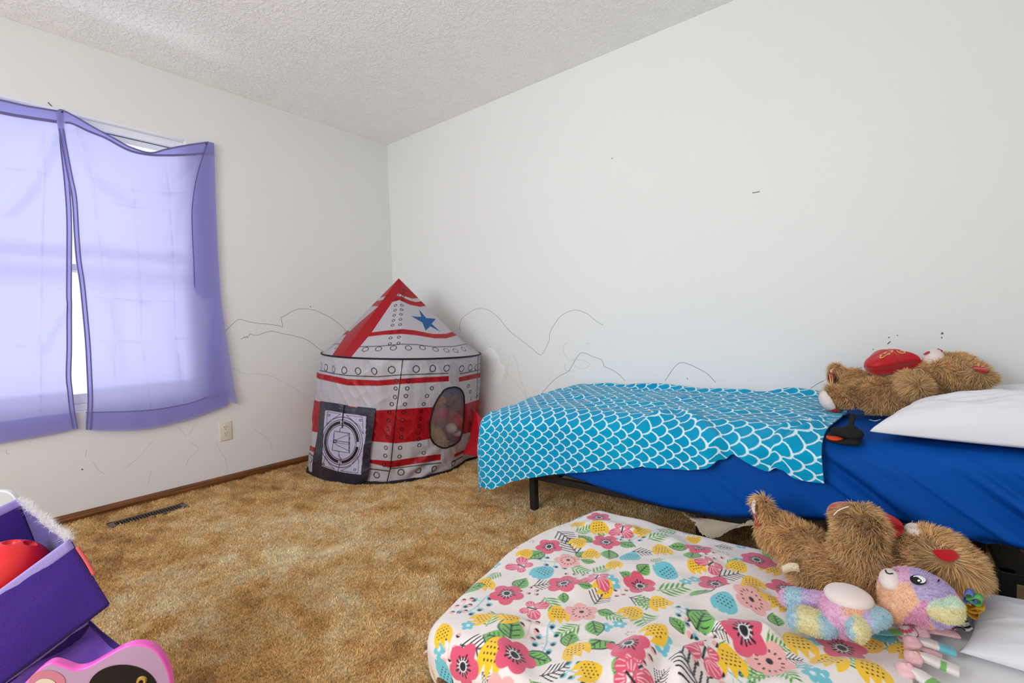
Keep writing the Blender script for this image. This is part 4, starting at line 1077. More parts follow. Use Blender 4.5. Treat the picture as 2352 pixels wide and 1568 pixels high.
aim([(180, 1290, 350, 1290), (1090, 1310, 1230, 1250), (790, 1420, 930, 1390), (230, 1480, 60, 1540), (260, 1470, 420, 1540)], fern, z7, col=GRN)
aim([(1180, 280, 1085, 230), (1240, 240, 1240, 205), (1360, 280, 1470, 310), (1290, 330, 1290, 395), (850, 340, 730, 395), (1080, 560, 1180, 580), (980, 620, 980, 690), (660, 590, 735, 520), (1460, 540, 1360, 480), (600, 960, 440, 900), (720, 1020, 905, 1080), (620, 930, 650, 770), (1320, 950, 1140, 1000), (1390, 1030, 1330, 1210), (1830, 310, 1690, 305), (1860, 340, 1840, 390), (1950, 600, 1830, 680), (2200, 930, 2240, 1050), (1800, 900, 1700, 780), (1880, 870, 1960, 720), (1080, 380, 1130, 340), (1100, 395, 1200, 415), (1210, 740, 1330, 770), (1180, 810, 1210, 910), (1490, 490, 1560, 430), (1010, 980, 1050, 880)], leaf)
aim([(20, 1330, 120, 1230), (190, 1010, 170, 900), (300, 1130, 250, 1030)], leaf, z7)
for q in ((1080, 165), (1225, 190), (1075, 280), (1170, 370), (1325, 435), (1650, 340), (1880, 445), (1250, 590), (1640, 700), (950, 775), (1430, 760), (600, 780), (420, 800), (1070, 1010), (1130, 1150), (490, 1050), (1590, 880), (2270, 560), (2150, 450), (165, 910), (720, 360), (1500, 210), (450, 570), (2120, 1090)):
    p, _, _ = plan(zq(*q)); tulip(p, .036*rr_.uniform(.9, 1.2), rr_.uniform(-1.0, .6)+3.4)
for q in ((230, 695), (90, 830), (270, 950), (460, 1280), (690, 1400), (1030, 1490), (1285, 1340), (960, 1270), (50, 1240)):
    p, _, _ = plan(z7(*q)); tulip(p, .037*rr_.uniform(.95, 1.2), rr_.uniform(-1.0, .8)+3.2)
at2([(835, 480, 3.0), (1435, 385, 3.3), (1670, 470, 1.2), (2065, 690, 3.2), (170, 1160, 1.0)], tulip, .040, col=TEAL)
at2([(1090, 1190, 3.2)], tulip, .036, z7, col=TEAL)
at2([(1380, 190), (770, 725, .1), (1210, 510), (230, 800), (1930, 1020), (1980, 420), (700, 440), (1480, 1130), (1440, 1200)], butterfly, .042)
at2([(1015, 400), (1105, 750), (2250, 665)], flowerA, .046, col=LPINK, pale=True)
at2([(230, 1400)], flowerA, .050, z7, col=LPINK, pale=True)
at2([(1222, 112), (1270, 278), (885, 308), (600, 622), (985, 553), (1500, 575), (1897, 315), (2010, 560), (655, 1040), (1420, 955), (2200, 865), (2310, 395), (300, 1120), (825, 285), (60, 1180)], flowerA, .047)
at2([(350, 840), (130, 620), (780, 1300)], flowerA, .05, z7)
# beyond the picture: repeat plain motifs on the parts nobody sees from here
for i in range(60):
    p = np.array([rr_.uniform(2.1, 3.2), rr_.uniform(-1.92, -.72)])
    i0_, j0_ = np.argmin(np.abs(gx-p[0])), np.argmin(np.abs(gy-p[1]))
    if LFR[i0_, j0_] and -20 < LX[i0_, j0_] < 2372 and LY[i0_, j0_] < 1590: continue
    rr_.choice([lambda: flowerA(p, .052, ra()), lambda: tulip(p, .042, ra()), lambda: fern(p, .08, ra()), lambda: leaf(p, .08, ra()), lambda: flowerA(p, .05, ra(), LPINK, True)])()
# small sprigs wherever the cloth would stay bare
for i in range(900):
    p = np.array([rr_.uniform(2.12, 3.21), rr_.uniform(-1.80, -.73)]); i0_, j0_ = np.argmin(np.abs(gx-p[0])), np.argmin(np.abs(gy-p[1]))
    R_ = rr_.choice([.018, .024, .030]); k_ = int(R_/(gx[1]-gx[0])); sl = np.s_[max(0, i0_-k_):i0_+k_+1, max(0, j0_-k_):j0_+k_+1]
    if np.abs(c[sl]-lin(236, 226, 222)).max() > .02: continue
    if R_ < .02: rr_.choice([small, small, dots])(p, R_, ra())
    else: rr_.choice([lambda p_, r_, a_: fern(p_-np.array([math.cos(a_), math.sin(a_)])*r_, r_*2, a_, GRN), dots, lambda p_, r_, a_: tulip(p_, r_, a_), sprig, lambda p_, r_, a_: fern(p_-np.array([math.cos(a_), math.sin(a_)])*r_, r_*2, a_), lambda p_, r_, a_: flowerA(p_, r_*1.15, a_)])(p, R_, ra())
fb_ = mesh('floral_blanket', FL.reshape(-1, 3), gridF(nx, ny)[:, ::-1], m_floral, col=c.reshape(-1, 3))
tag(fb_, 'white fleece blanket printed with pink and yellow flowers spread over the floor mattress', 'blanket')
m_pinkf = mat('pink_fleece', (240, 190, 196), .95, .08, bump=(520, .45, 3, .003), sheen=.4)
m_whitef = mat('white_fleece_strip', rough=.95, spec=.08, attr='tint', bump=(520, .45, 3, .003), sheen=.4)
so = fb_.modifiers.new('thickness', 'SOLIDIFY'); so.thickness = .004; so.offset = -1
# knotted fringe
def ftail(path, w_, th_, colf, mt=None, seed=0, name='fringe'):
    P = spline(np.array(path), 26); n_ = len(P); T_ = np.gradient(P, axis=0); T_ /= np.linalg.norm(T_, axis=1)[:, None]
    S_ = np.cross(T_, [0, 0, 1.0]); S_ /= np.linalg.norm(S_, axis=1)[:, None]; U_ = np.cross(S_, T_)
    k_ = 20; a = np.linspace(0, 2*math.pi, k_, endpoint=False)
    ww = w_*(.55+.45*sstep(0, .4, np.linspace(0, 1, n_)))
    V = (P[:, None]+ww[:, None, None]*np.cos(a)[None, :, None]*S_[:, None]+th_*(np.sin(a)+.35*np.cos(a)**2)[None, :, None]*U_[:, None]).reshape(-1, 3)
    F = [(i*k_+j, i*k_+(j+1) % k_, (i+1)*k_+(j+1) % k_, (i+1)*k_+j) for i in range(n_-1) for j in range(k_)]+[tuple(range(k_))[::-1], tuple((n_-1)*k_+j for j in range(k_))]
    t_ = np.repeat(np.linspace(0, 1, n_), k_); an = np.tile(a, n_)
    cc = np.array([colf(t__, a_) for t__, a_ in zip(t_, an)])
    mesh(name, V, F, m_whitef, fb_, col=cc)
def knot(q, zc, r_, col, name='knot'):
    p = atZ(q[0], q[1], zc)
    u = np.linspace(0, 2*math.pi, 40, endpoint=False); w2_ = np.linspace(0, math.pi, 20)
    U, Vv = np.meshgrid(u, w2_, indexing='ij')
    R_ = r_*(1+.09*np.sin(2*U+3*Vv)+.05*np.sin(6*Vv))
    V = np.stack([p[0]+R_*np.sin(Vv)*np.cos(U), p[1]+R_*np.sin(Vv)*np.sin(U)*1.1, p[2]+R_*np.cos(Vv)*.85], -1)
    cc = np.array([[col(a, b_) for b_ in w2_] for a in u])
    mesh(name, V.reshape(-1, 3), gridF(40, 20, closeu=True), m_whitef, fb_, col=cc.reshape(-1, 3))
PK, WH = lin(240, 190, 196), lin(236, 226, 222)
z5 = lambda a, b_, zc: atZ(2000+a/5.443, 1280+b_/5.443, zc)
pkf = lambda t_, a: PK
stripe = lambda a, b_: PINK if math.sin(6*b_+2*a) > .1 else WH
plainp = lambda a, b_: PK
ZK = PT+.030
knot((2084, 1453), ZK+.008, .019, stripe); knot((2112, 1456), ZK+.004, .019, plainp); knot((2095, 1477), ZK+.004, .017, plainp); knot((2098, 1512), ZK, .017, plainp); knot((2082, 1541), ZK, .018, plainp)
ftail([z5(520, 830, ZK+.014), z5(600, 815, ZK+.010), z5(700, 850, ZK)], .010, .006, lambda t_, a: WH)
ftail([z5(620, 900, ZK+.006), z5(760, 850, ZK+.004), z5(900, 850, ZK-.004), z5(1030, 868, ZK-.006)], .013, .005, pkf)
ftail([z5(640, 920, ZK+.004), z5(780, 920, ZK), z5(930, 945, ZK-.006), z5(1090, 975, ZK-.008)], .013, .005, pkf)
ftail([z5(560, 1050, ZK+.006), z5(720, 1075, ZK+.004), z5(880, 1130, ZK), z5(1050, 1195, ZK-.004)], .013, .008, lambda t_, a: TEAL if t_ > .58 else WH)
ftail([z5(600, 1130, ZK-.004), z5(740, 1180, ZK-.008), z5(890, 1235, ZK-.010)], .009, .004, pkf)
ftail([z5(580, 1230, ZK+.004), z5(740, 1280, ZK+.002), z5(920, 1360, ZK-.002), z5(1110, 1440, ZK-.004)], .015, .009, lambda t_, a: (GRN if math.cos(a) > -.2 else WH) if .52 < t_ < .72 else (YEL if t_ < .06 else WH))
ftail([z5(480, 1420, ZK+.004), z5(590, 1470, ZK+.002), z5(720, 1560, ZK-.002), z5(860, 1660, ZK-.004)], .016, .009, lambda t_, a: GRN if t_ > .62 else WH)
# short run of blanket edge strips under the plush and at the left side
ftail([atZ(2008, 1452, ZK+.004), atZ(2040, 1450, ZK+.008), atZ(2078, 1447, ZK+.012)], .016, .004, lambda t_, a: (TEAL if t_ < .45 else GRN) if math.cos(a) > -.3 else WH)
for px_, py_, w_ in ((1046, 1552, .012), (1062, 1554, .010), (1082, 1556, .012), (1100, 1561, .012)):
    p = atZ(px_, py_, .06); ftail([p+[0, 0, .015], p+[-.004, -.004, -.015], p+[-.010, -.012, -.048]], w_, .003, (lambda t_, a: PK) if px_ in (1046, 1100) else (lambda t_, a: YEL if math.cos(a) > 0 else WH))
for px_, py_ in ((992, 1462), (986, 1488), (1050, 1402), (1070, 1392)):
    p = atZ(px_+6, py_, .035); ftail([p+[.035, 0, .012], p+[.01, -.003, .004], p+[-.016, -.006, -.012]], .013, .003, pkf)
# ------------------------------------------------------------------ plush toys
from mathutils.bvhtree import BVHTree
def yscale(q, y):
    p = atY(q[0], q[1], y); a = atY(q[0]+4, q[1], y); b_ = atY(q[0], q[1]-4, y)
    return p, 4/abs(a[0]-p[0]), 4/abs(b_[2]-p[2])
class Plush:
    def __init__(s, conv, scale, shrink):
        s.bm = bmesh.new(); s.conv = conv; s.k = scale; s.sh = shrink; s.blobs = []
    def ell(s, q, y, hw, hh, ry, tilt=0.0, tag_='', yaw=0.0):
        q = s.conv(*q); p, sx, sz = yscale(q, y)
        rx, rz = max(hw/s.k/sx-s.sh, .008), max(hh/s.k/sz-s.sh, .008); ry = max(ry-s.sh, .008)
        R = Matrix.Rotation(yaw, 3, 'Z') @ Matrix.Rotation(-tilt, 3, 'Y')
        m = Matrix.Translation(Vector(p)) @ R.to_4x4() @ Matrix.Diagonal((rx, ry, rz, 1))
        bmesh.ops.create_icosphere(s.bm, subdivisions=3, radius=1, matrix=m)
        s.blobs.append((p, np.array(m.inverted()), tag_)); return p
    def limb(s, q1, y1, q2, y2, r1, r2, n=7, tag_=''):
        p1 = atY(*s.conv(*q1), y1); p2 = atY(*s.conv(*q2), y2)
        for i in range(n):
            t_ = i/(n-1); p = p1*(1-t_)+p2*t_; r_ = max(r1*(1-t_)+r2*t_-s.sh, .008)
            m = Matrix.Translation(Vector(p)) @ Matrix.Diagonal((r_, r_, r_, 1))
            bmesh.ops.create_icosphere(s.bm, subdivisions=3, radius=1, matrix=m); s.blobs.append((p, np.array(m.inverted()), tag_))
    def build(s, name, mt, parent, vox=.0065, smooth=8, zmin=None, **pr):
        me = bpy.data.meshes.new('tmp'); s.bm.to_mesh(me); s.bm.free()
        o = bpy.data.objects.new('tmp', me); COL.objects.link(o)
        r_ = o.modifiers.new('r', 'REMESH'); r_.mode = 'VOXEL'; r_.voxel_size = vox
        sm = o.modifiers.new('s', 'SMOOTH'); sm.iterations = smooth; sm.factor = .5
        dg = bpy.context.evaluated_depsgraph_get(); ev = o.evaluated_get(dg)
        m2 = bpy.data.meshes.new_from_object(ev, depsgraph=dg)
        bpy.data.objects.remove(o); bpy.data.meshes.remove(me)
        n_ = len(m2.vertices); V = np.zeros(n_*3, np.float32); m2.vertices.foreach_get('co', V); V = V.reshape(-1, 3).astype(float)
        F = [tuple(p.vertices) for p in m2.polygons]; bpy.data.meshes.remove(m2)
        if zmin is not None:
            zm = zmin(V); V[:, 2] = np.maximum(V[:, 2], zm)
        s.V = V; s.F = F; s.bvh = BVHTree.FromPolygons([tuple(v) for v in V], F)
        s.obj = mesh(name, V, F, mt, parent, **pr); return s.obj
    def hit(s, q, off=0.0, conv=True):
        if conv: q = s.conv(*q)
        d = ray(*q); d = d/np.linalg.norm(d); co_, no_, _i, _d = s.bvh.ray_cast(Vector(CPOS), Vector(d))
        if co_ is None:
            co_, no_, _i, _d = s.bvh.find_nearest(Vector(CPOS+d*np.linalg.norm(s.blobs[0][0]-CPOS)))
        nn_ = np.array(no_); nn_ = nn_ if nn_@d < 0 else -nn_
        return np.array(co_)+nn_*off, nn_
    def decal(s, name, poly, off, mt, parent, dome=0.0, rings=7, n=48):
        P = spline(np.array(poly, float), n, True); c_ = P.mean(0)
        pts = []
        for i in range(rings):
            k_ = 1-i/rings
            for q in c_+(P-c_)*k_:
                h_, nn_ = s.hit(q, off); pts.append(h_+nn_*dome*(1-k_*k_))
        h_, nn_ = s.hit(c_, off); pts.append(h_+nn_*dome)
        F = [(i*n+j, i*n+(j+1) % n, (i+1)*n+(j+1) % n, (i+1)*n+j) for i in range(rings-1) for j in range(n)]+[((rings-1)*n+j, (rings-1)*n+(j+1) % n, rings*n) for j in range(n)]
        o = mesh(name, np.array(pts), F, mt, parent)
        so_ = o.modifiers.new('t', 'SOLIDIFY'); so_.thickness = .003; so_.offset = 0
        return o
    def fur(s, name, n, L_, w_, comb, colf, mt, parent, bald=(), curl=.25, clump=.03, up=.6, seed=1, segs=3, floor=None):
        g = np.random.default_rng(seed)
        V = s.V; T_ = []
        for f_ in s.F:
            for i in range(1, len(f_)-1): T_.append((f_[0], f_[i], f_[i+1]))
        T_ = np.array(T_); a, b_, c_ = V[T_[:, 0]], V[T_[:, 1]], V[T_[:, 2]]
        N_ = np.cross(b_-a, c_-a); A_ = np.linalg.norm(N_, axis=1); N_ /= A_[:, None]+1e-12
        # smooth vertex normals
        VN = np.zeros_like(V)
        for k_ in range(3): np.add.at(VN, T_[:, k_], N_*A_[:, None])
        VN /= np.linalg.norm(VN, axis=1)[:, None]+1e-12
        i = g.choice(len(T_), n, p=A_/A_.sum()); u, v = g.random(n), g.random(n); sw = u+v > 1; u[sw], v[sw] = 1-u[sw], 1-v[sw]
        P = a[i]+(b_[i]-a[i])*u[:, None]+(c_[i]-a[i])*v[:, None]
        Nv = VN[T_[i, 0]]*(1-u-v)[:, None]+VN[T_[i, 1]]*u[:, None]+VN[T_[i, 2]]*v[:, None]; Nv /= np.linalg.norm(Nv, axis=1)[:, None]+1e-12
        ok = np.ones(n, bool)
        vis = ((CPOS-P)*Nv).sum(1) > -.55*np.linalg.norm(CPOS-P, axis=1)
        ok &= vis
        for bp_, br_ in bald: ok &= np.linalg.norm(P-bp_, axis=1) > br_
        P, Nv = P[ok], Nv[ok]
        if floor is not None:
            k_ = P[:, 2] > floor(P)+L_*.35; P, Nv = P[k_], Nv[k_]
        n = len(P)
        D_ = comb(P, Nv); D_ = D_-Nv*(D_*Nv).sum(1)[:, None]
        q = P/clump
        cl = np.stack([vn(q[:, 0]+q[:, 2]*.7+k_*31, q[:, 1]+q[:, 2]*.9, 170+k_) for k_ in range(3)], -1)
        fi = g.normal(0, 1, (n, 3))
        dirn = Nv*up+D_*.75+cl*.55+fi*curl; dirn /= np.linalg.norm(dirn, axis=1)[:, None]
        dirn += Nv*np.maximum(.22-(dirn*Nv).sum(1), 0)[:, None]
        bend = D_*.35+cl*.25+np.array([0, 0, -.22])
        len_ = L_*g.uniform(.65, 1.12, n)*(1+.2*vn(q[:, 0]*.7, q[:, 1]*.7+q[:, 2], 175))
        side = np.cross(dirn, g.normal(0, 1, (n, 3))); side /= np.linalg.norm(side, axis=1)[:, None]+1e-9
        vs = []
        for k_ in range(segs+1):
            t_ = k_/segs
            c0 = P+(dirn*t_+bend*t_*t_*.7)*len_[:, None]-Nv*.001
            ww = w_*(1-t_**1.6)
            if k_ < segs: vs += [c0-side*ww/2, c0+side*ww/2]
            else: vs.append(c0)
        m_ = len(vs); VV = np.stack(vs, 1).reshape(-1, 3); b0 = np.arange(n)*m_
        col = colf(P, Nv, g)
        tt_ = np.repeat(np.array([k_/segs for k_ in range(segs) for _ in (0, 1)]+[1.0])[None], n, 0).reshape(-1, 1)
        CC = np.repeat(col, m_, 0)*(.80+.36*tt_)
        if floor is not None:
            VV[:, 2] = np.maximum(VV[:, 2], floor(VV)+.002)
        me = bpy.data.meshes.new(name)
        Q = np.concatenate([np.stack([b0+2*k_, b0+2*k_+1, b0+2*k_+3, b0+2*k_+2], -1) for k_ in range(segs-1)])
        Tt = np.stack([b0+2*(segs-1), b0+2*(segs-1)+1, b0+2*segs], -1)
        nl = Q.size+Tt.size
        me.vertices.add(len(VV)); me.vertices.foreach_set('co', VV.astype(np.float32).ravel())
        me.loops.add(nl); me.loops.foreach_set('vertex_index', np.concatenate([Q.ravel(), Tt.ravel()]).astype(np.int32))
        me.polygons.add(len(Q)+len(Tt)); me.polygons.foreach_set('loop_start', np.concatenate([np.arange(0, Q.size, 4), Q.size+np.arange(0, Tt.size, 3)]).astype(np.int32))
        me.update(calc_edges=True); me.materials.append(mt)
        at_ = me.attributes.new('tint', 'FLOAT_COLOR', 'POINT'); c4 = np.ones((len(VV), 4), np.float32); c4[:, :3] = CC; at_.data.foreach_set('color', c4.ravel())
        me.polygons.foreach_set('use_smooth', np.ones(len(me.polygons), bool))
        return link(name, me, parent)

m_fur = mat('brown_fur', rough=.55, spec=.25, attr='tint', sheen=.15, trans=.25)
m_skin = mat('brown_backing', (150, 112, 72), .9, .1)
m_velvet = mat('red_velvet', (178, 10, 24), .85, .1, sheen=.4)
m_red = mat('red_satin', (184, 4, 20), .48, .35, bump=(60, .15, 3, .003), sheen=.3)
m_white = mat('white_plush', (228, 214, 208), .85, .15, bump=(400, .3, 3, .002), sheen=.3)
m_gold = mat('gold_thread', (226, 190, 110), .45, .5)
m_tagm = mat('beige_tag', (222, 204, 176), .8, .1)
m_thread = mat('white_thread', (230, 226, 220), .8, .1)
def bearcol(P, N_, g):
    n_ = len(P); base_ = lin(224, 182, 128)
    v = g.uniform(.55, 1.25, n_)*(1+.22*vn(P[:, 0]*28+P[:, 2]*20, P[:, 1]*28-P[:, 2]*15, 180))
    c_ = base_[None]*v[:, None]; w_ = g.random(n_)**3
    return c_*(1-.4*w_[:, None])+lin(244, 218, 172)[None]*.4*w_[:, None]
z6b = lambda a, b_: (1850+a/4.685, 740+b_/4.685)

# --- bear on the bed
bear = thing('teddy_bear', 'brown teddy bear lying on its back on the bed under a red heart cushion', 'teddy bear', (3.2, -.30, .56), 'brown teddy bears')
B1 = Plush(z6b, 4.685, .013)
B1.ell((930, 790), -.285, 470, 235, .095, .06); B1.ell((1180, 680), -.275, 330, 215, .088, .15); B1.ell((720, 810), -.30, 260, 235, .088)
B1.limb((640, 800), -.33, (330, 820), -.355, .056, .046); B1.ell((300, 830), -.355, 135, 175, .052, .25)
B1.limb((640, 640), -.235, (380, 570), -.20, .050, .040); B1.ell((325, 540), -.20, 95, 135, .046, -.2)
B1.limb((1120, 640), -.335, (1190, 690), -.40, .046, .050); B1.ell((1195, 685), -.425, 190, 128, .046, .12)
B1.ell((1560, 540), -.245, 330, 215, .098, -.15); B1.ell((1430, 520), -.245, 240, 190, .090); B1.ell((1760, 580), -.26, 260, 190, .075, -.2)
B1.ell((1890, 590), -.330, 235, 120, .040, -.18, yaw=.25); B1.ell((1680, 400), -.19, 170, 90, .040, -.3)
B1.limb((1000, 600), -.215, (880, 560), -.19, .045, .04)
bedz = lambda V: ztop(np.maximum(V[:, 0], 1.62), np.clip(V[:, 1], -.7, 0))+np.where((V[:, 0] < 3.12) & (V[:, 1] > -.55), .036, .016)
body = B1.build('body', m_skin, bear, zmin=bedz)
p_red, _ = B1.hit((1875, 520)); pa_, _ = B1.hit((1230, 680))
p_mz = atY(*z6b(1385, 350), -.245)
s1_, _ = B1.hit((215, 820)); s2_, _ = B1.hit((235, 590))
def comb1(P, N_):
    d = np.tile(np.array([-.25, -.1, -.55]), (len(P), 1))
    hd = P[:, 0] > 3.31; e = P-p_red; e /= np.linalg.norm(e, axis=1)[:, None]+1e-9
    wgt = np.exp(-(np.linalg.norm(P-p_red, axis=1)/.075)**2)[:, None]
    ar = P-pa_; al = np.linalg.norm(ar, axis=1)[:, None]; wa = np.exp(-(al/.075)**4)*(P[:, 1] < -.37)[:, None]; d0 = ar/(al+1e-9)
    d = np.where(hd[:, None], np.array([.55, -.1, -.35]), d); d = d*(1-wgt)+e*.9*wgt; return d*(1-wa)+d0*.8*wa
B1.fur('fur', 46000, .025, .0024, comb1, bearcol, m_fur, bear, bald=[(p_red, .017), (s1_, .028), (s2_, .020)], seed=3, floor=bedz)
B1.decal('ear_lining', [(1790, 495), (1880, 480), (1962, 505), (1940, 553), (1880, 545), (1815, 520)], .007, m_velvet, bear)
B1.decal('sole', [(165, 770), (215, 735), (270, 800), (320, 905), (270, 925), (190, 870), (160, 810)], .010, m_white, bear, .012)
B1.decal('sole_trim', [(215, 895), (270, 925), (330, 915), (385, 975), (330, 975), (260, 945)], .012, m_red, bear)
B1.decal('sole', [(190, 520), (215, 470), (245, 480), (250, 545), (205, 560)], .008, m_white, bear, .008)
B1.decal('sole_trim', [(195, 600), (240, 548), (282, 575), (270, 635), (200, 662)], .011, m_red, bear, .006)
P = [B1.hit(q, .021)[0] for q in ((205, 640), (215, 600), (240, 590), (225, 625), (250, 615), (255, 585))]
V, F = tube(spline(P, 30), .0013, 6); mesh('embroidery', V, F, m_gold, bear)
mz = Plush(z6b, 4.685, 0); mz.ell((1385, 395), -.255, 132, 108, .046, .45); mz.build('muzzle', m_white, bear, .005, 6)
mz.decal('nose', [(1425, 268), (1465, 262), (1500, 285), (1495, 298), (1455, 286)], .004, m_red, bear)
mz.decal('mouth_patch', [(1280, 350), (1310, 328), (1340, 320), (1335, 335), (1300, 350)], .003, m_red, bear)
V, F = tube(spline([B1.hit(q, .020)[0] for q in ((1170, 570), (1210, 560), (1240, 580))], 16), .0012, 5); mesh('loose_thread', V, F, m_thread, bear)
V, F = tube(spline([atZ(*z6b(690, 1048), bedz(np.array([[3.14, -.4, 0]]))[0]+.004), atZ(*z6b(750, 1060), .560), atZ(*z6b(810, 1045), .562)], 16), .0012, 5); mesh('loose_thread', V, F, m_thread, bear)
# heart cushion
def heart(name, c0, s_, t_, n_, a, th, parent, **k):
    nu_, nv_ = 120, 26
    u = np.linspace(0, 2*math.pi, nu_, endpoint=False); hx = 16*np.sin(u)**3; hy = 13*np.cos(u)-5*np.cos(2*u)-2*np.cos(3*u)-np.cos(4*u)
    hx, hy = hx/16, (hy+2)/16
    V = []; F = []
    for sg in (1, -1):
        for j in range(nv_):
            k_ = 1-j/nv_; h_ = th*(1-k_**2.2)**.5*sg
            for x_, y_ in zip(hx, hy): V.append(np.array(c0)+a*k_*(x_*s_+y_*t_)+n_*(h_+.0025*math.sin(9*math.atan2(y_, x_+1e-9))*k_*(1-k_)*4))
        V.append(np.array(c0)+n_*th*sg)
    m_ = nu_*nv_+1
    for h_ in (0, 1):
        for j in range(nv_-1):
            for i in range(nu_):
                f_ = (h_*m_+j*nu_+i, h_*m_+j*nu_+(i+1) % nu_, h_*m_+(j+1)*nu_+(i+1) % nu_, h_*m_+(j+1)*nu_+i); F.append(f_ if h_ else f_[::-1])
        for i in range(nu_):
            f_ = (h_*m_+(nv_-1)*nu_+i, h_*m_+(nv_-1)*nu_+(i+1) % nu_, h_*m_+m_-1); F.append(f_ if h_ else f_[::-1])
    for i in range(nu_): F.append((i, (i+1) % nu_, m_+(i+1) % nu_, m_+i))
    return mesh(name, np.array(V), F, m_red, parent, **k), np.array(V), F
def unit(v): v = np.array(v, float); return v/np.linalg.norm(v)
n_ = unit((-.12, -.12, 1)); t_ = unit(np.array([-1, .18, -.17])); t_ = unit(t_-n_*(t_@n_)); s_ = np.cross(n_, t_)
hc = atY(*z6b(930, 430), -.265)
ho, hV, hF = heart('heart_cushion', hc, s_, t_, n_, .088, .046, bear)
ho['label'] = 'red satin heart cushion with gold embroidery'
HB = Plush(z6b, 4.685, 0); HB.bm.free(); HB.bvh = BVHTree.FromPolygons([tuple(v) for v in hV], hF); HB.blobs = [(hc, None, '')]
z98 = lambda a, b_: (1960+a/9.8, 780+b_/9.8)
parts = []
for l in ([(590, 365), (640, 352), (610, 395), (605, 415), (650, 408), (720, 362), (775, 322), (822, 312), (805, 335), (765, 330)], [(680, 310), (720, 300), (750, 285), (700, 320)], [(830, 292), (872, 282), (885, 262), (850, 256), (905, 246)], [(980, 246), (1000, 270), (1040, 295), (1090, 308), (1140, 305), (1162, 292), (1140, 268), (1090, 255), (1060, 262)]):
    parts.append(tube(spline([HB.hit(z98(*q), .0012, False)[0] for q in l], 40), .0016, 6))
V, F = join(parts); mesh('embroidery', V, F, m_gold, ho)

# --- bear on the floor mattress
z7b = lambda a, b_: (1700+a/3.35, 1100+b_/3.35)
bear2 = thing('teddy_bear', 'brown teddy bear lying on the flowered blanket on the floor mattress with one leg raised', 'teddy bear', (3.08, -1.0, .20), 'brown teddy bears')
B2 = Plush(z7b, 3.35, .014)
B2.ell((700, 690), -.985, 390, 225, .100, -.05); B2.ell((950, 650), -.985, 260, 230, .095); B2.ell((560, 680), -.985, 250, 220, .095)
B2.limb((520, 560), -.965, (260, 380), -.93, .070, .055); B2.ell((205, 275), -.93, 95, 175, .055, .35); B2.limb((240, 420), -.94, (180, 200), -.925, .045, .032)
B2.limb((480, 640), -.90, (290, 590), -.87, .055, .045)
B2.limb((900, 520), -1.02, (920, 350), -1.03, .062, .062); B2.ell((925, 345), -1.035, 190, 140, .060)
B2.ell((1480, 610), -.935, 400, 235, .100, -.20); B2.ell((1300, 560), -.935, 240, 180, .090); B2.ell((1720, 700), -.935, 210, 190, .070, -.2)
B2.ell((1580, 690), -.995, 270, 125, .040, -.22, yaw=.1)
zf = lambda V: np.full(len(V), .198)
B2.build('body', m_skin, bear2, zmin=zf)
p2, _ = B2.hit((1570, 600)); sa, _ = B2.hit((100, 220)); sb, _ = B2.hit((125, 325))
def comb2(P, N_):
    d = np.tile(np.array([-.35, -.15, -.40]), (len(P), 1)); hd = P[:, 0] > 3.17
    d = np.where(hd[:, None], np.array([.60, -.1, -.25]), d)
    e = P-p2; e /= np.linalg.norm(e, axis=1)[:, None]+1e-9; w_ = np.exp(-(np.linalg.norm(P-p2, axis=1)/.075)**2)[:, None]
    return d*(1-w_)+e*.9*w_
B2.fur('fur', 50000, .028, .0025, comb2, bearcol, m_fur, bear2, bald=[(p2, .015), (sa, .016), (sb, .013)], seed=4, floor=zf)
B2.decal('ear_lining', [(1482, 562), (1560, 556), (1625, 560), (1665, 600), (1645, 625), (1590, 642), (1520, 610)], .008, m_velvet, bear2)
B2.decal('sole', [(90, 160), (112, 145), (118, 200), (105, 262), (80, 265), (76, 210)], .010, m_white, bear2, .008)
B2.decal('sole_trim', [(96, 280), (125, 275), (150, 330), (150, 365), (120, 350)], .012, m_red, bear2)
B2.ell if False else None
hq = Plush(z7b, 3.35, 0); hq.ell((1350, 400), -.93, 95, 48, .04, -.1); hq.build('muzzle', m_white, bear2, .005, 6)
n_ = unit((.0, .55, .8)); t_ = unit(np.array([-1, .1, -.1])); t_ = unit(t_-n_*(t_@n_)); s_ = np.cross(n_, t_)
heart('heart_cushion', atY(*z7b(955, 330), -.955), s_, t_, n_, .086, .040, bear2)[0]['label'] = 'red heart cushion behind its paw'
V, F = tube(spline([B2.hit(q, .024)[0] for q in ((788, 300), (810, 275), (835, 265), (860, 258))], 20), .0014, 5); mesh('loose_thread', V, F, m_thread, bear2)
a, b_ = B2.hit((470, 660), .012)[0], B2.hit((480, 715), .012)[0]
c1, d1 = atY(*z7b(318, 672), a[1]-.01), atY(*z7b(332, 737), a[1]-.01)
u = np.linspace(0, 1, 14)[:, None]
top_, bot_ = a+(c1-a)*u+np.array([0, 0, .006])*np.sin(math.pi*u), b_+(d1-b_)*u+np.array([0, 0, .006])*np.sin(math.pi*u)
S = np.stack([top_, bot_], 1)
tg = mesh('care_tag', S.reshape(-1, 3), gridF(14, 2), m_tagm, bear2); so = tg.modifiers.new('t', 'SOLIDIFY'); so.thickness = .0012

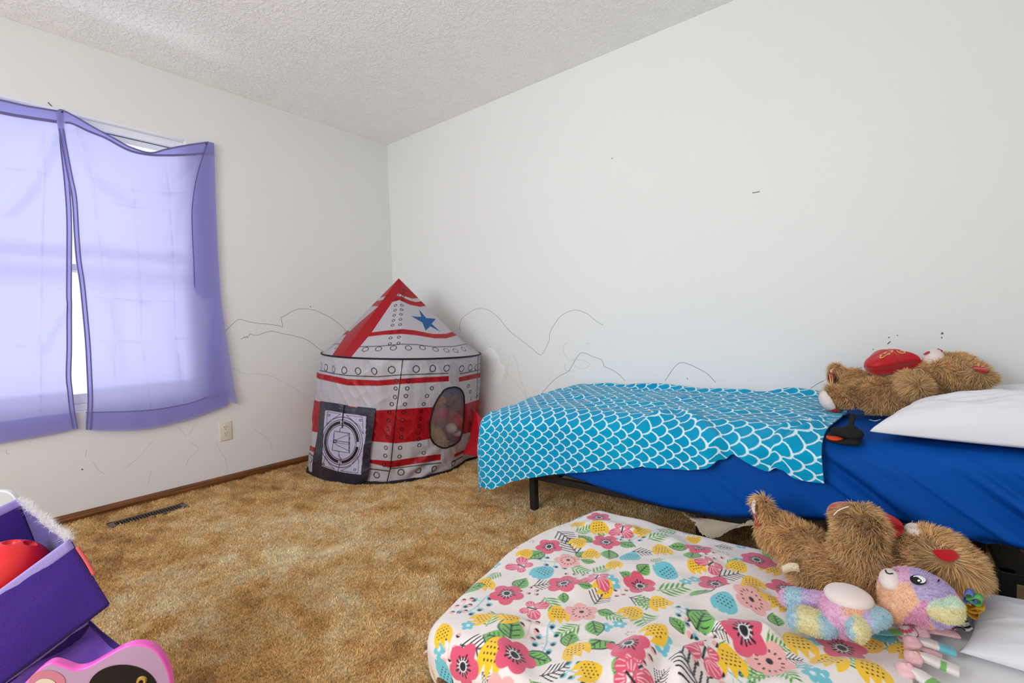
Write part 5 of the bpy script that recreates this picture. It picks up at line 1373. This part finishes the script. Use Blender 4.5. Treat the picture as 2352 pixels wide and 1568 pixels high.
# --- pastel patchwork plush
plush = thing('plush_bear', 'small pastel rainbow coloured plush bear with white tummy lying beside the lower brown bear', 'stuffed animal', (3.1, -1.19, .2))
m_fleece2 = mat('pastel_fleece', rough=.8, spec=.1, attr='tint', sheen=.2, trans=.2)
m_base2 = mat('pastel_backing', rough=.95, spec=.05, attr='tint')
PL = Plush(z7b, 3.35, .004)
PL.ell((850, 1010), -1.20, 250, 135, .068, .0, 'body'); PL.ell((780, 1090), -1.20, 150, 130, .055, .3, 'body')
PL.ell((560, 1095), -1.245, 212, 92, .042, -.12, 'legn'); PL.ell((450, 1080), -1.24, 110, 84, .040, 0, 'legn')
PL.limb((650, 960), -1.17, (400, 930), -1.155, .030, .033, 6, 'legf'); PL.ell((370, 920), -1.155, 50, 60, .03, 0, 'legf')
PL.limb((1080, 1060), -1.215, (1000, 1100), -1.245, .022, .022, 5, 'armu'); PL.ell((1085, 1065), -1.21, 105, 56, .030, -.2, 'armu'); PL.ell((905, 1150), -1.262, 112, 98, .036, 0, 'paw')
PL.ell((1370, 900), -1.135, 345, 195, .072, -.12, 'head'); PL.ell((1200, 920), -1.135, 160, 165, .062, 0, 'head')
PL.ell((1575, 1010), -1.190, 180, 88, .034, .12, 'ear'); PL.ell((1650, 965), -1.185, 92, 64, .030, .2, 'ear')
def pcol(P, N_=None, g=None):
    a, b_, _d = project(P); U_, W_ = (a-1700)*3.35, (b_-1100)*3.35
    tags = [t_[2] for t_ in PL.blobs]; ut = list(dict.fromkeys(tags))
    best = np.full(len(P), 1e9); wh_ = np.zeros(len(P), int); Ph = np.c_[P, np.ones(len(P))]
    for p_, mi_, tg_ in PL.blobs:
        d = np.linalg.norm((Ph@mi_.T)[:, :3], axis=1); m_ = d < best; best = np.where(m_, d, best); wh_ = np.where(m_, ut.index(tg_), wh_)
    C = {'lav': lin(196, 168, 226), 'org': lin(255, 190, 130), 'mag': lin(232, 132, 184), 'yel': lin(240, 226, 150), 'blu': lin(160, 210, 228), 'pnk': lin(246, 176, 222), 'grn': lin(214, 240, 214)}
    C = {k_: v_*.72+.26 for k_, v_ in C.items()}
    n_ = .5+.5*vn(U_/60, W_/60, 190); out = np.zeros((len(P), 3))
    def mixc(x_, stops):
        xs = [s_[0] for s_ in stops]; return np.stack([np.interp(x_, xs, [C[s_[1]][k_] for s_ in stops]) for k_ in range(3)], -1)
    for i, tg_ in enumerate(ut):
        m_ = wh_ == i
        if not m_.any(): continue
        u_, w_, j_ = U_[m_], W_[m_], n_[m_]*40-20
        if tg_ == 'body': o_c = mixc(u_+.35*(w_-980)*-1+j_, [(600, 'pnk'), (760, 'pnk'), (830, 'org'), (960, 'org'), (1030, 'yel')])
        elif tg_ == 'legn': o_c = mixc(u_+j_, [(345, 'blu'), (400, 'blu'), (470, 'yel'), (570, 'yel'), (640, 'blu')])
        elif tg_ == 'legf': o_c = mixc(u_+j_, [(330, 'pnk'), (350, 'blu'), (440, 'blu'), (500, 'lav'), (640, 'pnk')])
        elif tg_ == 'armu': o_c = mixc(u_+j_, [(990, 'lav'), (1040, 'blu'), (1200, 'blu')])
        elif tg_ == 'paw': o_c = mixc(u_+j_, [(820, 'blu'), (850, 'blu'), (890, 'yel'), (1020, 'yel')])
        elif tg_ == 'ear': o_c = mixc(w_+j_, [(915, 'grn'), (960, 'grn'), (1000, 'yel'), (1110, 'yel')])
        else:
            o_c = np.where((u_ < 1330+.55*(w_-840))[:, None], C['org'], C['lav'])
            o_c = np.where(((u_+1.0*(w_-1000) > 1330) & (u_ < 1450) & (w_ > 930))[:, None], C['mag'], o_c)
            o_c = np.where(((w_ < 800+.1*j_) & (u_ < 1300))[:, None] | ((u_ > 1640) & (w_ > 850))[:, None], C['pnk'], o_c)
        out[m_] = o_c
    if g is not None: out = out*g.uniform(.86, 1.08, len(P))[:, None]
    return out
bo = PL.build('body', m_base2, plush, .005, 5, zmin=lambda V: np.full(len(V), .198))
cc = pcol(PL.V)*.8
at_ = bo.data.attributes.new('tint', 'FLOAT_COLOR', 'POINT'); c4 = np.ones((len(cc), 4), np.float32); c4[:, :3] = cc; at_.data.foreach_set('color', c4.ravel())
pm, _ = PL.hit((1165, 770)); pe, _ = PL.hit((1368, 795))
PL.fur('fleece', 60000, .0065, .0011, lambda P, N_: np.tile(np.array([.2, 0, -.2]), (len(P), 1)), pcol, m_fleece2, plush, bald=[(pe, .014)], curl=.55, clump=.006, up=.8, seed=6, segs=2, floor=lambda V: np.full(len(V), .194))
wb = Plush(z7b, 3.35, 0); wb.ell((835, 905), -1.20, 203, 72, .046, -.02); wb.build('tummy', m_white, plush, .005, 5)
mz = Plush(z7b, 3.35, 0); mz.ell((1160, 775), -1.150, 98, 72, .036, -.15); mz.build('muzzle', m_white, plush, .004, 5)
m_pinkn = mat('pink_nose', (206, 130, 142), .6, .3); m_blk = mat('black_embroidery', (24, 22, 24), .5, .3); m_eyew = mat('eye_white', (240, 240, 240), .5, .3)
mz.decal('nose', [(1180, 690), (1215, 692), (1240, 712), (1205, 715)], .003, m_pinkn, plush)
V, F = tube(spline([mz.hit(q, .001)[0] for q in ((1120, 702), (1128, 722), (1150, 730), (1175, 728))], 20), .0013, 6); mesh('smile', V, F, m_blk, plush)
def elp(cx, cy, a, b_, rot, n=20): return [(cx+a*math.cos(t_)*math.cos(rot)-b_*math.sin(t_)*math.sin(rot), cy+a*math.cos(t_)*math.sin(rot)+b_*math.sin(t_)*math.cos(rot)) for t_ in np.linspace(0, 2*math.pi, n, endpoint=False)]
ey = PL.decal('eye', elp(1368, 794, 58, 31, .22), .0062, m_blk, plush, .002)
PL.decal('eye_white', elp(1376, 792, 46, 24, .22), .0075, m_eyew, ey, .002)
PL.decal('pupil', elp(1355, 800, 36, 19, .25), .0092, m_blk, ey, .0015)
PL.decal('glint', elp(1372, 808, 9, 7, 0), .0108, m_eyew, ey)
PL.decal('brow_mark', elp(1515, 797, 6, 8, 0), .0065, m_blk, plush)
# little ribbon loops at the back of the head
for i, (q, col, dq) in enumerate((((1790, 925), (96, 176, 96), (38, 16)), ((1760, 915), (96, 120, 190), (30, 28)), ((1800, 985), (206, 156, 40), (44, 18)), ((1775, 1015), (188, 136, 28), (34, 26)))):
    mr_ = mat('ribbon', col, .6, .3)
    c0 = atY(*z7b(*q), -1.085); w_ = .010
    ang = np.linspace(0, 2*math.pi*.93, 26); rx_, rz_ = dq[0]/3.35/920, dq[1]/3.35/920
    P = np.stack([c0[0]+rx_*np.cos(ang+i), 0*ang+c0[1], c0[2]+rz_*np.sin(ang+i)+.004*np.sin(2*ang)], -1)
    S = np.stack([P+[0, -w_, 0], P+[.004, w_, .004]], 1)
    rb = mesh('ribbon', S.reshape(-1, 3), gridF(26, 2), mr_, plush); so = rb.modifiers.new('t', 'SOLIDIFY'); so.thickness = .001
# striped cloth end peeping out under the plush head
m_str = bpy.data.materials.new('black_white_stripes'); m_str.use_nodes = True
nt = m_str.node_tree; n = nt.nodes; L = nt.links
tc = n.new('ShaderNodeTexCoord'); wv = n.new('ShaderNodeTexWave'); wv.inputs['Scale'].default_value = 16; wv.inputs['Distortion'].default_value = 2.5
mp = n.new('ShaderNodeMapping'); mp.inputs['Rotation'].default_value = (0, 0, 1.2)
cr = n.new('ShaderNodeValToRGB'); cr.color_ramp.interpolation = 'CONSTANT'; cr.color_ramp.elements[1].position = .5
cr.color_ramp.elements[0].color = (.012, .012, .012, 1); cr.color_ramp.elements[1].color = (.7, .68, .66, 1)
L.new(tc.outputs['Object'], mp.inputs['Vector']); L.new(mp.outputs['Vector'], wv.inputs['Vector']); L.new(wv.outputs['Color'], cr.inputs['Fac']); L.new(cr.outputs['Color'], n['Principled BSDF'].inputs['Base Color']); n['Principled BSDF'].inputs['Roughness'].default_value = .85
corners = [atZ(*z7b(*q), .205)[:2] for q in ((1560, 1010), (1720, 1010), (1795, 1120), (1640, 1120))]
u = np.linspace(0, 1, 24)
U, Vv = np.meshgrid(u, u, indexing='ij')
XY = ((1-U)*(1-Vv))[..., None]*corners[0]+(U*(1-Vv))[..., None]*corners[1]+(U*Vv)[..., None]*corners[2]+((1-U)*Vv)[..., None]*corners[3]
Zc = .187+.006+.005*fbm(U*3, Vv*3, 195, 2)+.010*np.sin(U*7)*Vv*.5
sc = mesh('striped_cloth', np.dstack([XY, Zc]).reshape(-1, 3), gridF(24, 24), m_str); so = sc.modifiers.new('t', 'SOLIDIFY'); so.thickness = .003
tag(sc, 'black and white striped cloth end peeping out under the pastel plush head', 'cloth')

# --- black pouch on the bed
m_blackf = mat('black_knit', (30, 31, 34), .85, .15, bump=(300, .4, 3, .002))
m_orange = mat('orange_lining', (214, 66, 30), .7, .2)
z14 = lambda a, b_: (1870+a/14.257, 930+b_/14.257)
pouch = thing('fabric_pouch', 'small black fabric pouch with orange lining lying on the blue sheet by the blanket corner', 'pouch', atZ(1940, 1018, .55))
PU = Plush(z14, 14.257, 0)
PU.ell((1060, 920), -.675, 560, 160, .045, -.16); PU.ell((1180, 800), -.670, 260, 160, .040, 0); PU.ell((1400, 940), -.675, 240, 160, .04, -.45); PU.ell((640, 970), -.675, 260, 95, .035, .25)
pz = lambda V: bedz(V)-.013-.020*sstep(-.66, -.70, V[:, 1])
PU.build('upper_side', m_blackf, pouch, .003, 4, zmin=pz)
PD = Plush(z14, 14.257, 0); PD.ell((950, 1180), -.705, 600, 90, .035, -.02); PD.ell((1250, 1190), -.705, 330, 110, .04, .0); PD.build('lower_side', m_blackf, pouch, .003, 4, zmin=pz)
PO = Plush(z14, 14.257, 0); PO.ell((700, 1060), -.692, 330, 62, .040); PO.build('lining', m_orange, pouch, .0025, 3, zmin=pz)
st_ = spline([atY(*z14(1190, 680), -.655), atY(*z14(1230, 560), -.63), atY(*z14(1260, 440), -.59), atY(*z14(1270, 330), -.55)], 20)
S = np.stack([st_+[-.008, 0, 0], st_+[.008, 0, 0]], 1)
so_ = mesh('strap', S.reshape(-1, 3), gridF(20, 2), m_blackf, pouch); m_ = so_.modifiers.new('t', 'SOLIDIFY'); m_.thickness = .003
# ------------------------------------------------------------------ toy organizer in the lower left corner
m_bin = mat('purple_canvas', (66, 38, 132), .85, .15, bump=(420, .5, 2, .002), sheen=.25)
m_bind = mat('lilac_binding', (166, 150, 214), .85, .15, bump=(500, .4, 2, .002))
m_pface = mat('mauve_board', (176, 142, 172), .45, .35)
m_pedge = mat('hot_pink_edge', (238, 92, 190), .3, .5, coat=.3)
m_lint = mat('white_lint', (236, 232, 232), .95, .05, trans=.3)
m_brass = mat('brass', (206, 176, 96), .3, .5, metal=.8)
m_pdot = mat('pink_print', (196, 120, 140), .45, .3); m_cream = mat('cream_print', (214, 200, 178), .45, .3)
def vplane(q, p0, nrm):
    d = ray(*q); return CPOS+d*(((p0-CPOS)@nrm)/(d@nrm))
nrm = unit((.829, -.559, 0)); p0 = atD(250, 1540, .80)
org = thing('toy_organizer', 'pink and mauve toy organizer frame with wavy side boards at the lower left photo corner', 'toy organizer', (*atD(200, 1568, .85)[:2], 0))
def board(name, pts, p0, th, parent, faces=(0, 1), z0=.004):
    P = [vplane(q, p0, nrm) for q in pts]
    tan = np.cross(nrm, [0, 0, 1.0])
    ft = [np.array([P[-1][0], P[-1][1], z0])+tan*0, np.array([P[0][0], P[0][1], z0])]
    P = np.array(list(spline(P, 90))+ft); k = len(P); B = P-nrm*th; inset = .0035
    c_ = P.mean(0)
    bm = bmesh.new()
    vf = [bm.verts.new(p) for p in P+nrm*0]; vb = [bm.verts.new(p) for p in B]
    f1 = bm.faces.new(vf); f2 = bm.faces.new(vb[::-1]); f1.material_index = 0; f2.material_index = 0
    for i in range(k):
        f = bm.faces.new((vf[(i+1) % k], vf[i], vb[i], vb[(i+1) % k])); f.material_index = 1
    bmesh.ops.recalc_face_normals(bm, faces=bm.faces)
    es = [e for e in bm.edges if any(f in (f1, f2) for f in e.link_faces)]
    r_ = bmesh.ops.bevel(bm, geom=es, offset=.003, segments=3, affect='EDGES', profile=.6, material=1)
    bmesh.ops.triangulate(bm, faces=[f for f in bm.faces if len(f.verts) > 4])
    return bm_obj(name, bm, [m_pface, m_pedge], parent, True)
near = board('side_board', [(20, 1640), (40, 1590), (70, 1555), (100, 1529), (122, 1522), (150, 1530), (172, 1537), (200, 1532), (240, 1510), (280, 1488), (310, 1480), (340, 1483), (365, 1500), (385, 1535), (394, 1575), (396, 1640)], p0, .016, org)
def printed(name, cx, cy, a, b_, mt, off, n=48):
    P = np.array([vplane(q, p0+nrm*off, nrm) for q in elp(cx, cy, a, b_, 0, n)]); c_ = P.mean(0)
    V = np.vstack([P, [c_]]); F = [(i, (i+1) % n, n) for i in range(n)]
    return mesh(name, V, F, mt, near, smooth=False)
printed('black_print', 282, 1582, 80, 56, mat('black_print', (16, 15, 15), .4, .3), .0008)
printed('pink_spot', 108, 1566, 42, 27, m_pdot, .0008); printed('cream_spot', 104, 1572, 24, 14, m_cream, .0014)
bc = vplane((326, 1562), p0, nrm)
def disc(name, c0, n_, r1, r2, d, mt, parent, seg=24):
    bm = bmesh.new(); q = Vector(n_).to_track_quat('Z', 'Y').to_matrix().to_4x4()
    bmesh.ops.create_cone(bm, cap_ends=True, segments=seg, radius1=r1, radius2=r2, depth=d, matrix=Matrix.Translation(Vector(c0+np.array(n_)*d/2)) @ q)
    return bm_obj(name, bm, mt, parent, False)
bolt = disc('bolt', bc, nrm, .0085, .0065, .004, m_brass, near)
disc('socket', bc+nrm*.004, nrm, .0035, .0035, .0006, m_black, bolt, 6)
p1 = atD(10, 1165, 1.36)
far = board('side_board', [(-120, 1210), (-60, 1150), (-20, 1130), (5, 1127), (25, 1133), (38, 1150), (44, 1180), (46, 1240)], p1, .016, org)
far['label'] = 'white rounded far end board'
far.data.materials[0] = mat('grey_board', (196, 196, 198), .5, .3); far.data.materials[1] = mat('white_edge', (238, 238, 240), .4, .4)
axd = unit(p1-p0)
def rail(q, d0):
    a = vplane(q, p0, nrm); b_ = a+np.array([-.829, .559, 0])*(((p1-p0)@nrm)/-1.0)
    V, F = tube([a-nrm*.017, b_*1.0], .007, 10); mesh('rail', V, F, m_pedge, org)


def canvas(name, c00, c10, c11, c01, parent, bulge=0.0, n=26, wr=.002, th=.004, mt=None, seed=0):
    u = np.linspace(0, 1, n); U, Vv = np.meshgrid(u, u, indexing='ij')
    S = ((1-U)*(1-Vv))[..., None]*c00+(U*(1-Vv))[..., None]*c10+(U*Vv)[..., None]*c11+((1-U)*Vv)[..., None]*c01
    nn_ = unit(np.cross(c10-c00, c01-c00)); nn_ = nn_ if nn_@(CPOS-S.mean((0, 1))) > 0 else -nn_
    S = S+nn_*((bulge*np.sin(math.pi*U)*np.sin(math.pi*Vv)+wr*fbm(U*4+seed, Vv*4, 200+seed, 3)*np.minimum(1, 8*U*(1-U))))[..., None]
    o = mesh(name, S.reshape(-1, 3), gridF(n, n), mt or m_bin, parent)
    so = o.modifiers.new('t', 'SOLIDIFY'); so.thickness = th; so.offset = 0
    return o
def flat_strip(name, a, b_, dirn, w_, th, mt, parent):
    P = np.linspace(0, 1, 20)[:, None]; A_ = a+(b_-a)*P
    d = unit(dirn); nn_ = unit(np.cross(b_-a, d)); k_ = 14
    ang = np.linspace(0, 2*math.pi, k_, endpoint=False)
    V = (A_[:, None]+d[None, None]*(w_*np.sign(np.cos(ang))*np.abs(np.cos(ang))**.5)[None, :, None]+nn_[None, None]*(th*np.sign(np.sin(ang))*np.abs(np.sin(ang))**.5)[None, :, None]).reshape(-1, 3)
    F = [(i*k_+j, i*k_+(j+1) % k_, (i+1)*k_+(j+1) % k_, (i+1)*k_+j) for i in range(19) for j in range(k_)]+[tuple(range(k_)), tuple(19*k_+j for j in range(k_))]
    return mesh(name, V, F, mt, parent)
A_, Bk = atD(160, 1240, .98), atD(45, 1147, 1.20)
Fl, Bl = atD(-190, 1497, .80), atD(-250, 1285, 1.00)
G_, Gb = atD(250, 1388, .985), atD(140, 1385, 1.22)
Gl, Gbl = atD(-90, 1640, .80), atD(-130, 1540, 1.02)
tb = thing('toy_bin', 'upper purple canvas toy bin with lilac edging and a red ball inside', 'storage bin', (A_+Gl)/2, 'purple canvas toy bins')
canvas('front_panel', Fl, A_, G_, Gl, tb, .006, seed=1); canvas('side_panel', A_, Bk, Gb, G_, tb, .002, seed=2); canvas('back_panel', Bk, Bl, Gbl, Gb, tb, .002, seed=3)
canvas('side_panel', Bl, Fl, Gl, Gbl, tb, .002, seed=4); canvas('bottom_panel', Gl, G_, Gb, Gbl, tb, .0, seed=5)
e = unit(G_-A_); flat_strip('edging', Fl+e*.008, A_+e*.008, e, .011, .004, m_bind, tb)
e2 = unit(Gb-Bk); flat_strip('edging', Bk+e2*.006, Bl+e2*.006, e2, .011, .004, m_bind, tb); flat_strip('edging', A_+e*.006, Bk+e2*.006, e+e2, .006, .003, m_bind, tb)
m_corner = mat('salmon_seam', (216, 96, 96), .7, .2)
V, F = tube(spline([A_+(G_-A_)*.12+[.001, .004, 0], A_+(G_-A_)*.35+[.001, .005, 0], A_+(G_-A_)*.55+[.001, .004, 0]], 20), .0035, 8); mesh('corner_seam', V, F, m_corner, tb)
# fuzzy lint along the right-hand rim
n_ = 5200; g = np.random.default_rng(11); t_ = g.random(n_); P = A_[None]+(Bk-A_)[None]*t_[:, None]+g.normal(0, .0028, (n_, 3))
D_ = g.normal(0, 1, (n_, 3))+np.array([.25, .35, .8]); D_ /= np.linalg.norm(D_, axis=1)[:, None]; l_ = g.uniform(.004, .014, n_)*(.55+.8*np.abs(np.sin(t_*9+1)))
s1 = np.cross(D_, g.normal(0, 1, (n_, 3))); s1 /= np.linalg.norm(s1, axis=1)[:, None]
V = np.stack([P-s1*.0004, P+s1*.0004, P+D_*l_[:, None]+g.normal(0, .002, (n_, 3))], 1).reshape(-1, 3)
o = mesh('lint_fuzz', V, np.arange(n_*3).reshape(-1, 3), m_lint, tb); o['kind'] = 'stuff'
# bowling ball
m_ball = mat('red_plastic', (226, 28, 34), .34, .5, coat=.15)
bcn = atD(12, 1328, 1.03); R_ = .0785
nu, nv = 160, 90
u = np.linspace(0, 2*math.pi, nu, endpoint=False); v = np.linspace(.001, math.pi-.001, nv)
U, Vv = np.meshgrid(u, v, indexing='ij'); D_ = np.stack([np.sin(Vv)*np.cos(U), np.sin(Vv)*np.sin(U), np.cos(Vv)], -1)
# turn the sphere's dense pole towards the finger holes
axz = unit(CPOS-bcn+np.array([0, 0, .9])); axx = unit(np.cross([0, 0, 1.0], axz)); axy = np.cross(axz, axx)
D_ = D_[..., :1]*axx+D_[..., 1:2]*axy+D_[..., 2:]*axz
rad = np.full(U.shape, R_)
def sphit(q):
    d = ray(*q); d = d/np.linalg.norm(d); oc = CPOS-bcn; b_ = oc@d; cc_ = oc@oc-R_*R_; dsc = b_*b_-cc_
    return unit(oc+d*(-b_-math.sqrt(max(dsc, 0))))
for q, hr in (((25, 1244), .165), ((70, 1247), .150), ((-40, 1275), .17)):
    h_ = sphit(q); a = np.arccos(np.clip(D_@h_, -1, 1)); rad = rad-R_*.30*sstep(hr, hr*.78, a)+R_*.012*np.exp(-((a-hr*1.08)/.03)**2)
ball = mesh('toy_ball', (bcn+D_*rad[..., None]).reshape(-1, 3), gridF(nu, nv, closeu=True), m_ball)
tag(ball, 'red plastic bowling ball with finger holes lying in the purple toy bin', 'ball')
# lower bin
a1, a2, a3, a4 = atD(203, 1424, 1.02), atD(300, 1506, .99), atD(60, 1710, .90), atD(-70, 1622, .91)
dn = np.array([.03, .015, -.10])
tb2 = thing('toy_bin', 'lower purple canvas toy bin behind the pink side board', 'storage bin', (a1+a3)/2+dn, 'purple canvas toy bins')
m_bin_lit = mat('lit_purple_canvas', (146, 104, 232), .8, .2, bump=(420, .4, 2, .002), sheen=.25)  # brighter copy of the bin purple: room light put into the inside colour
canvas('side_panel', a1, a2, a2+dn, a1+dn, tb2, .002, seed=6); canvas('back_panel', a4, a1, a1+dn, a4+dn, tb2, .002, seed=7)
canvas('front_panel', a2, a3, a3+dn, a2+dn, tb2, .003, seed=8); canvas('side_panel', a3, a4, a4+dn, a3+dn, tb2, .002, seed=9)
canvas('lining', a4+dn*.10, a1+dn*.10, a2+dn*.16, a3+dn*.16, tb2, -.004, n=60, wr=.016, mt=m_bin_lit, seed=10)
flat_strip('edging', a4, a1, np.array([0, 0, 1.0]), .010, .004, m_bind, tb2)

# ------------------------------------------------------------------ toys seen through the tent window
def yd(q, extra):
    p_ = pick(q)[0]; d_ = ray(*q); return float((p_+d_/np.linalg.norm(d_)*extra)[1])
idt = lambda a, b_: (a, b_)
cm = lambda *rgb: (lambda P, N_, g: lin(*rgb)[None]*g.uniform(.75, 1.15, len(P))[:, None])
yc = thing('fluffy_cushion', 'yellow shaggy cushion on the tent floor behind the netting window', 'cushion', atZ(1015, 1060, .01))
Y_ = Plush(idt, 1.0, .008); Y_.ell((1004, 1040), yd((1004, 1040), .40), 48, 44, .06, -.25); Y_.ell((990, 1012), yd((990, 1012), .36), 34, 40, .05)
Y_.build('body', mat('yellow_backing', (196, 170, 96), .9, .1), yc, .012, 5, zmin=lambda V: np.full(len(V), .016))
m_yfur = mat('yellow_pile', rough=.8, spec=.1, attr='tint', sheen=.2, trans=.2)
Y_.fur('pile', 7000, .024, .004, lambda P, N_: np.tile(np.array([.2, 0, -.3]), (len(P), 1)), cm(250, 226, 140), m_yfur, yc, curl=.5, clump=.02, seed=8, segs=2)
def softtoy(name, label, cat, blobs, rgb, vox=.008):
    pl = Plush(idt, 1.0, 0)
    for b_ in blobs: (pl.ell(*b_) if len(b_) < 7 else pl.ell(*b_))
    o = pl.build(name, mat(name+'_fabric', rgb, .85, .15, bump=(60, .3, 3, .004), sheen=.3), None, vox, 5)
    return tag(o, label, cat)
softtoy('stuffed_animal', 'red stuffed toy slumped on the yellow cushion inside the tent', 'stuffed animal', [((1026, 968), yd((1026, 968), 0.40), 40, 32, .05, -.1), ((1054, 938), yd((1054, 938), 0.40), 12, 32, .035, .3), ((1000, 945), yd((1000, 945), 0.38), 26, 26, .05), ((1034, 992), yd((1034, 992), 0.42), 24, 20, .04)], (206, 34, 38))
softtoy('cloth', 'blue cloth bundle at the top of the toy pile inside the tent', 'cloth', [((1040, 903), yd((1040, 903), 0.585), 44, 15, .03, .1), ((1010, 912), yd((1010, 912), .585), 26, 16, .05)], (70, 110, 170))
softtoy('stuffed_animal', 'small brown stuffed toy with pale ears on top of the red toy in the tent', 'stuffed animal', [((1044, 927), yd((1044, 927), 0.27), 17, 15, .03), ((1030, 918), yd((1030, 918), 0.27), 9, 11, .02), ((1052, 916), yd((1052, 916), 0.27), 8, 12, .02)], (120, 84, 62), .005)
softtoy('stuffed_animal', 'orange brown stuffed toy at the upper left inside the tent window', 'stuffed animal', [((1010, 918), yd((1010, 918), 0.30), 14, 12, .03), ((1000, 928), yd((1000, 928), 0.30), 12, 10, .025)], (190, 120, 60), .005)
softtoy('soft_ball', 'larger pale grey soft ball inside the tent window', 'ball', [((1037, 983), yd((1037, 983), 0.19), 12, 12, .030)], (190, 176, 158), .005)
softtoy('soft_ball', 'smaller pale grey soft ball low at the right inside the tent window', 'ball', [((1050, 994), yd((1050, 994), 0.17), 8.5, 8.5, .022)], (190, 176, 158), .004)
# ------------------------------------------------------------------ light
w = bpy.data.worlds.new('sky'); SC.world = w; w.use_nodes = True
bg = w.node_tree.nodes['Background']
bg.inputs['Color'].default_value = (.90, .95, 1.0, 1); bg.inputs['Strength'].default_value = 1.2
def area(name, loc, to, sx, sy, power, col=(1, 1, 1)):
    l = bpy.data.lights.new(name, 'AREA'); l.shape = 'RECTANGLE'; l.size = sx; l.size_y = sy; l.energy = power; l.color = col
    o = bpy.data.objects.new(name, l); COL.objects.link(o); o.location = loc
    o.rotation_euler = (Vector(to)-Vector(loc)).to_track_quat('-Z', 'Y').to_euler(); return o
area('window_daylight', (-1.9, -2.25, 2.0), (0, -2.1, 1.25), 1.5, 1.2, 14, (1.0, .98, .97))
area('rear_fill_area', (2.0, -4.25, 1.55), (1.95, 0, 1.7), 1.3, 1.2, 20, (.92, .965, 1.0)).data.spread = 2.0  # added area fill behind the camera, aimed at the bed wall; no window modelled there
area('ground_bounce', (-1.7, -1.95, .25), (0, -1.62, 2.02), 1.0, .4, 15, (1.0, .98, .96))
l = bpy.data.lights.new('rear_fill_point', 'POINT'); l.energy = 29; l.shadow_soft_size = .22; l.color = (.93, .97, 1.0)  # added point fill behind the camera to lift walls and ceiling; no lamp body
o = bpy.data.objects.new('rear_fill_point', l); COL.objects.link(o); o.location = (2.4, -3.3, 1.3)
SC.view_settings.view_transform = 'Standard'; SC.view_settings.look = 'None'
SC.view_settings.exposure = 0.0; SC.view_settings.gamma = 1.0
SC.view_settings.use_curve_mapping = False
SC.cycles.max_bounces = 8; SC.cycles.diffuse_bounces = 5; SC.cycles.transparent_max_bounces = 12
SC.cycles.caustics_reflective = False; SC.cycles.caustics_refractive = False
SC.cycles.sample_clamp_indirect = 4.0
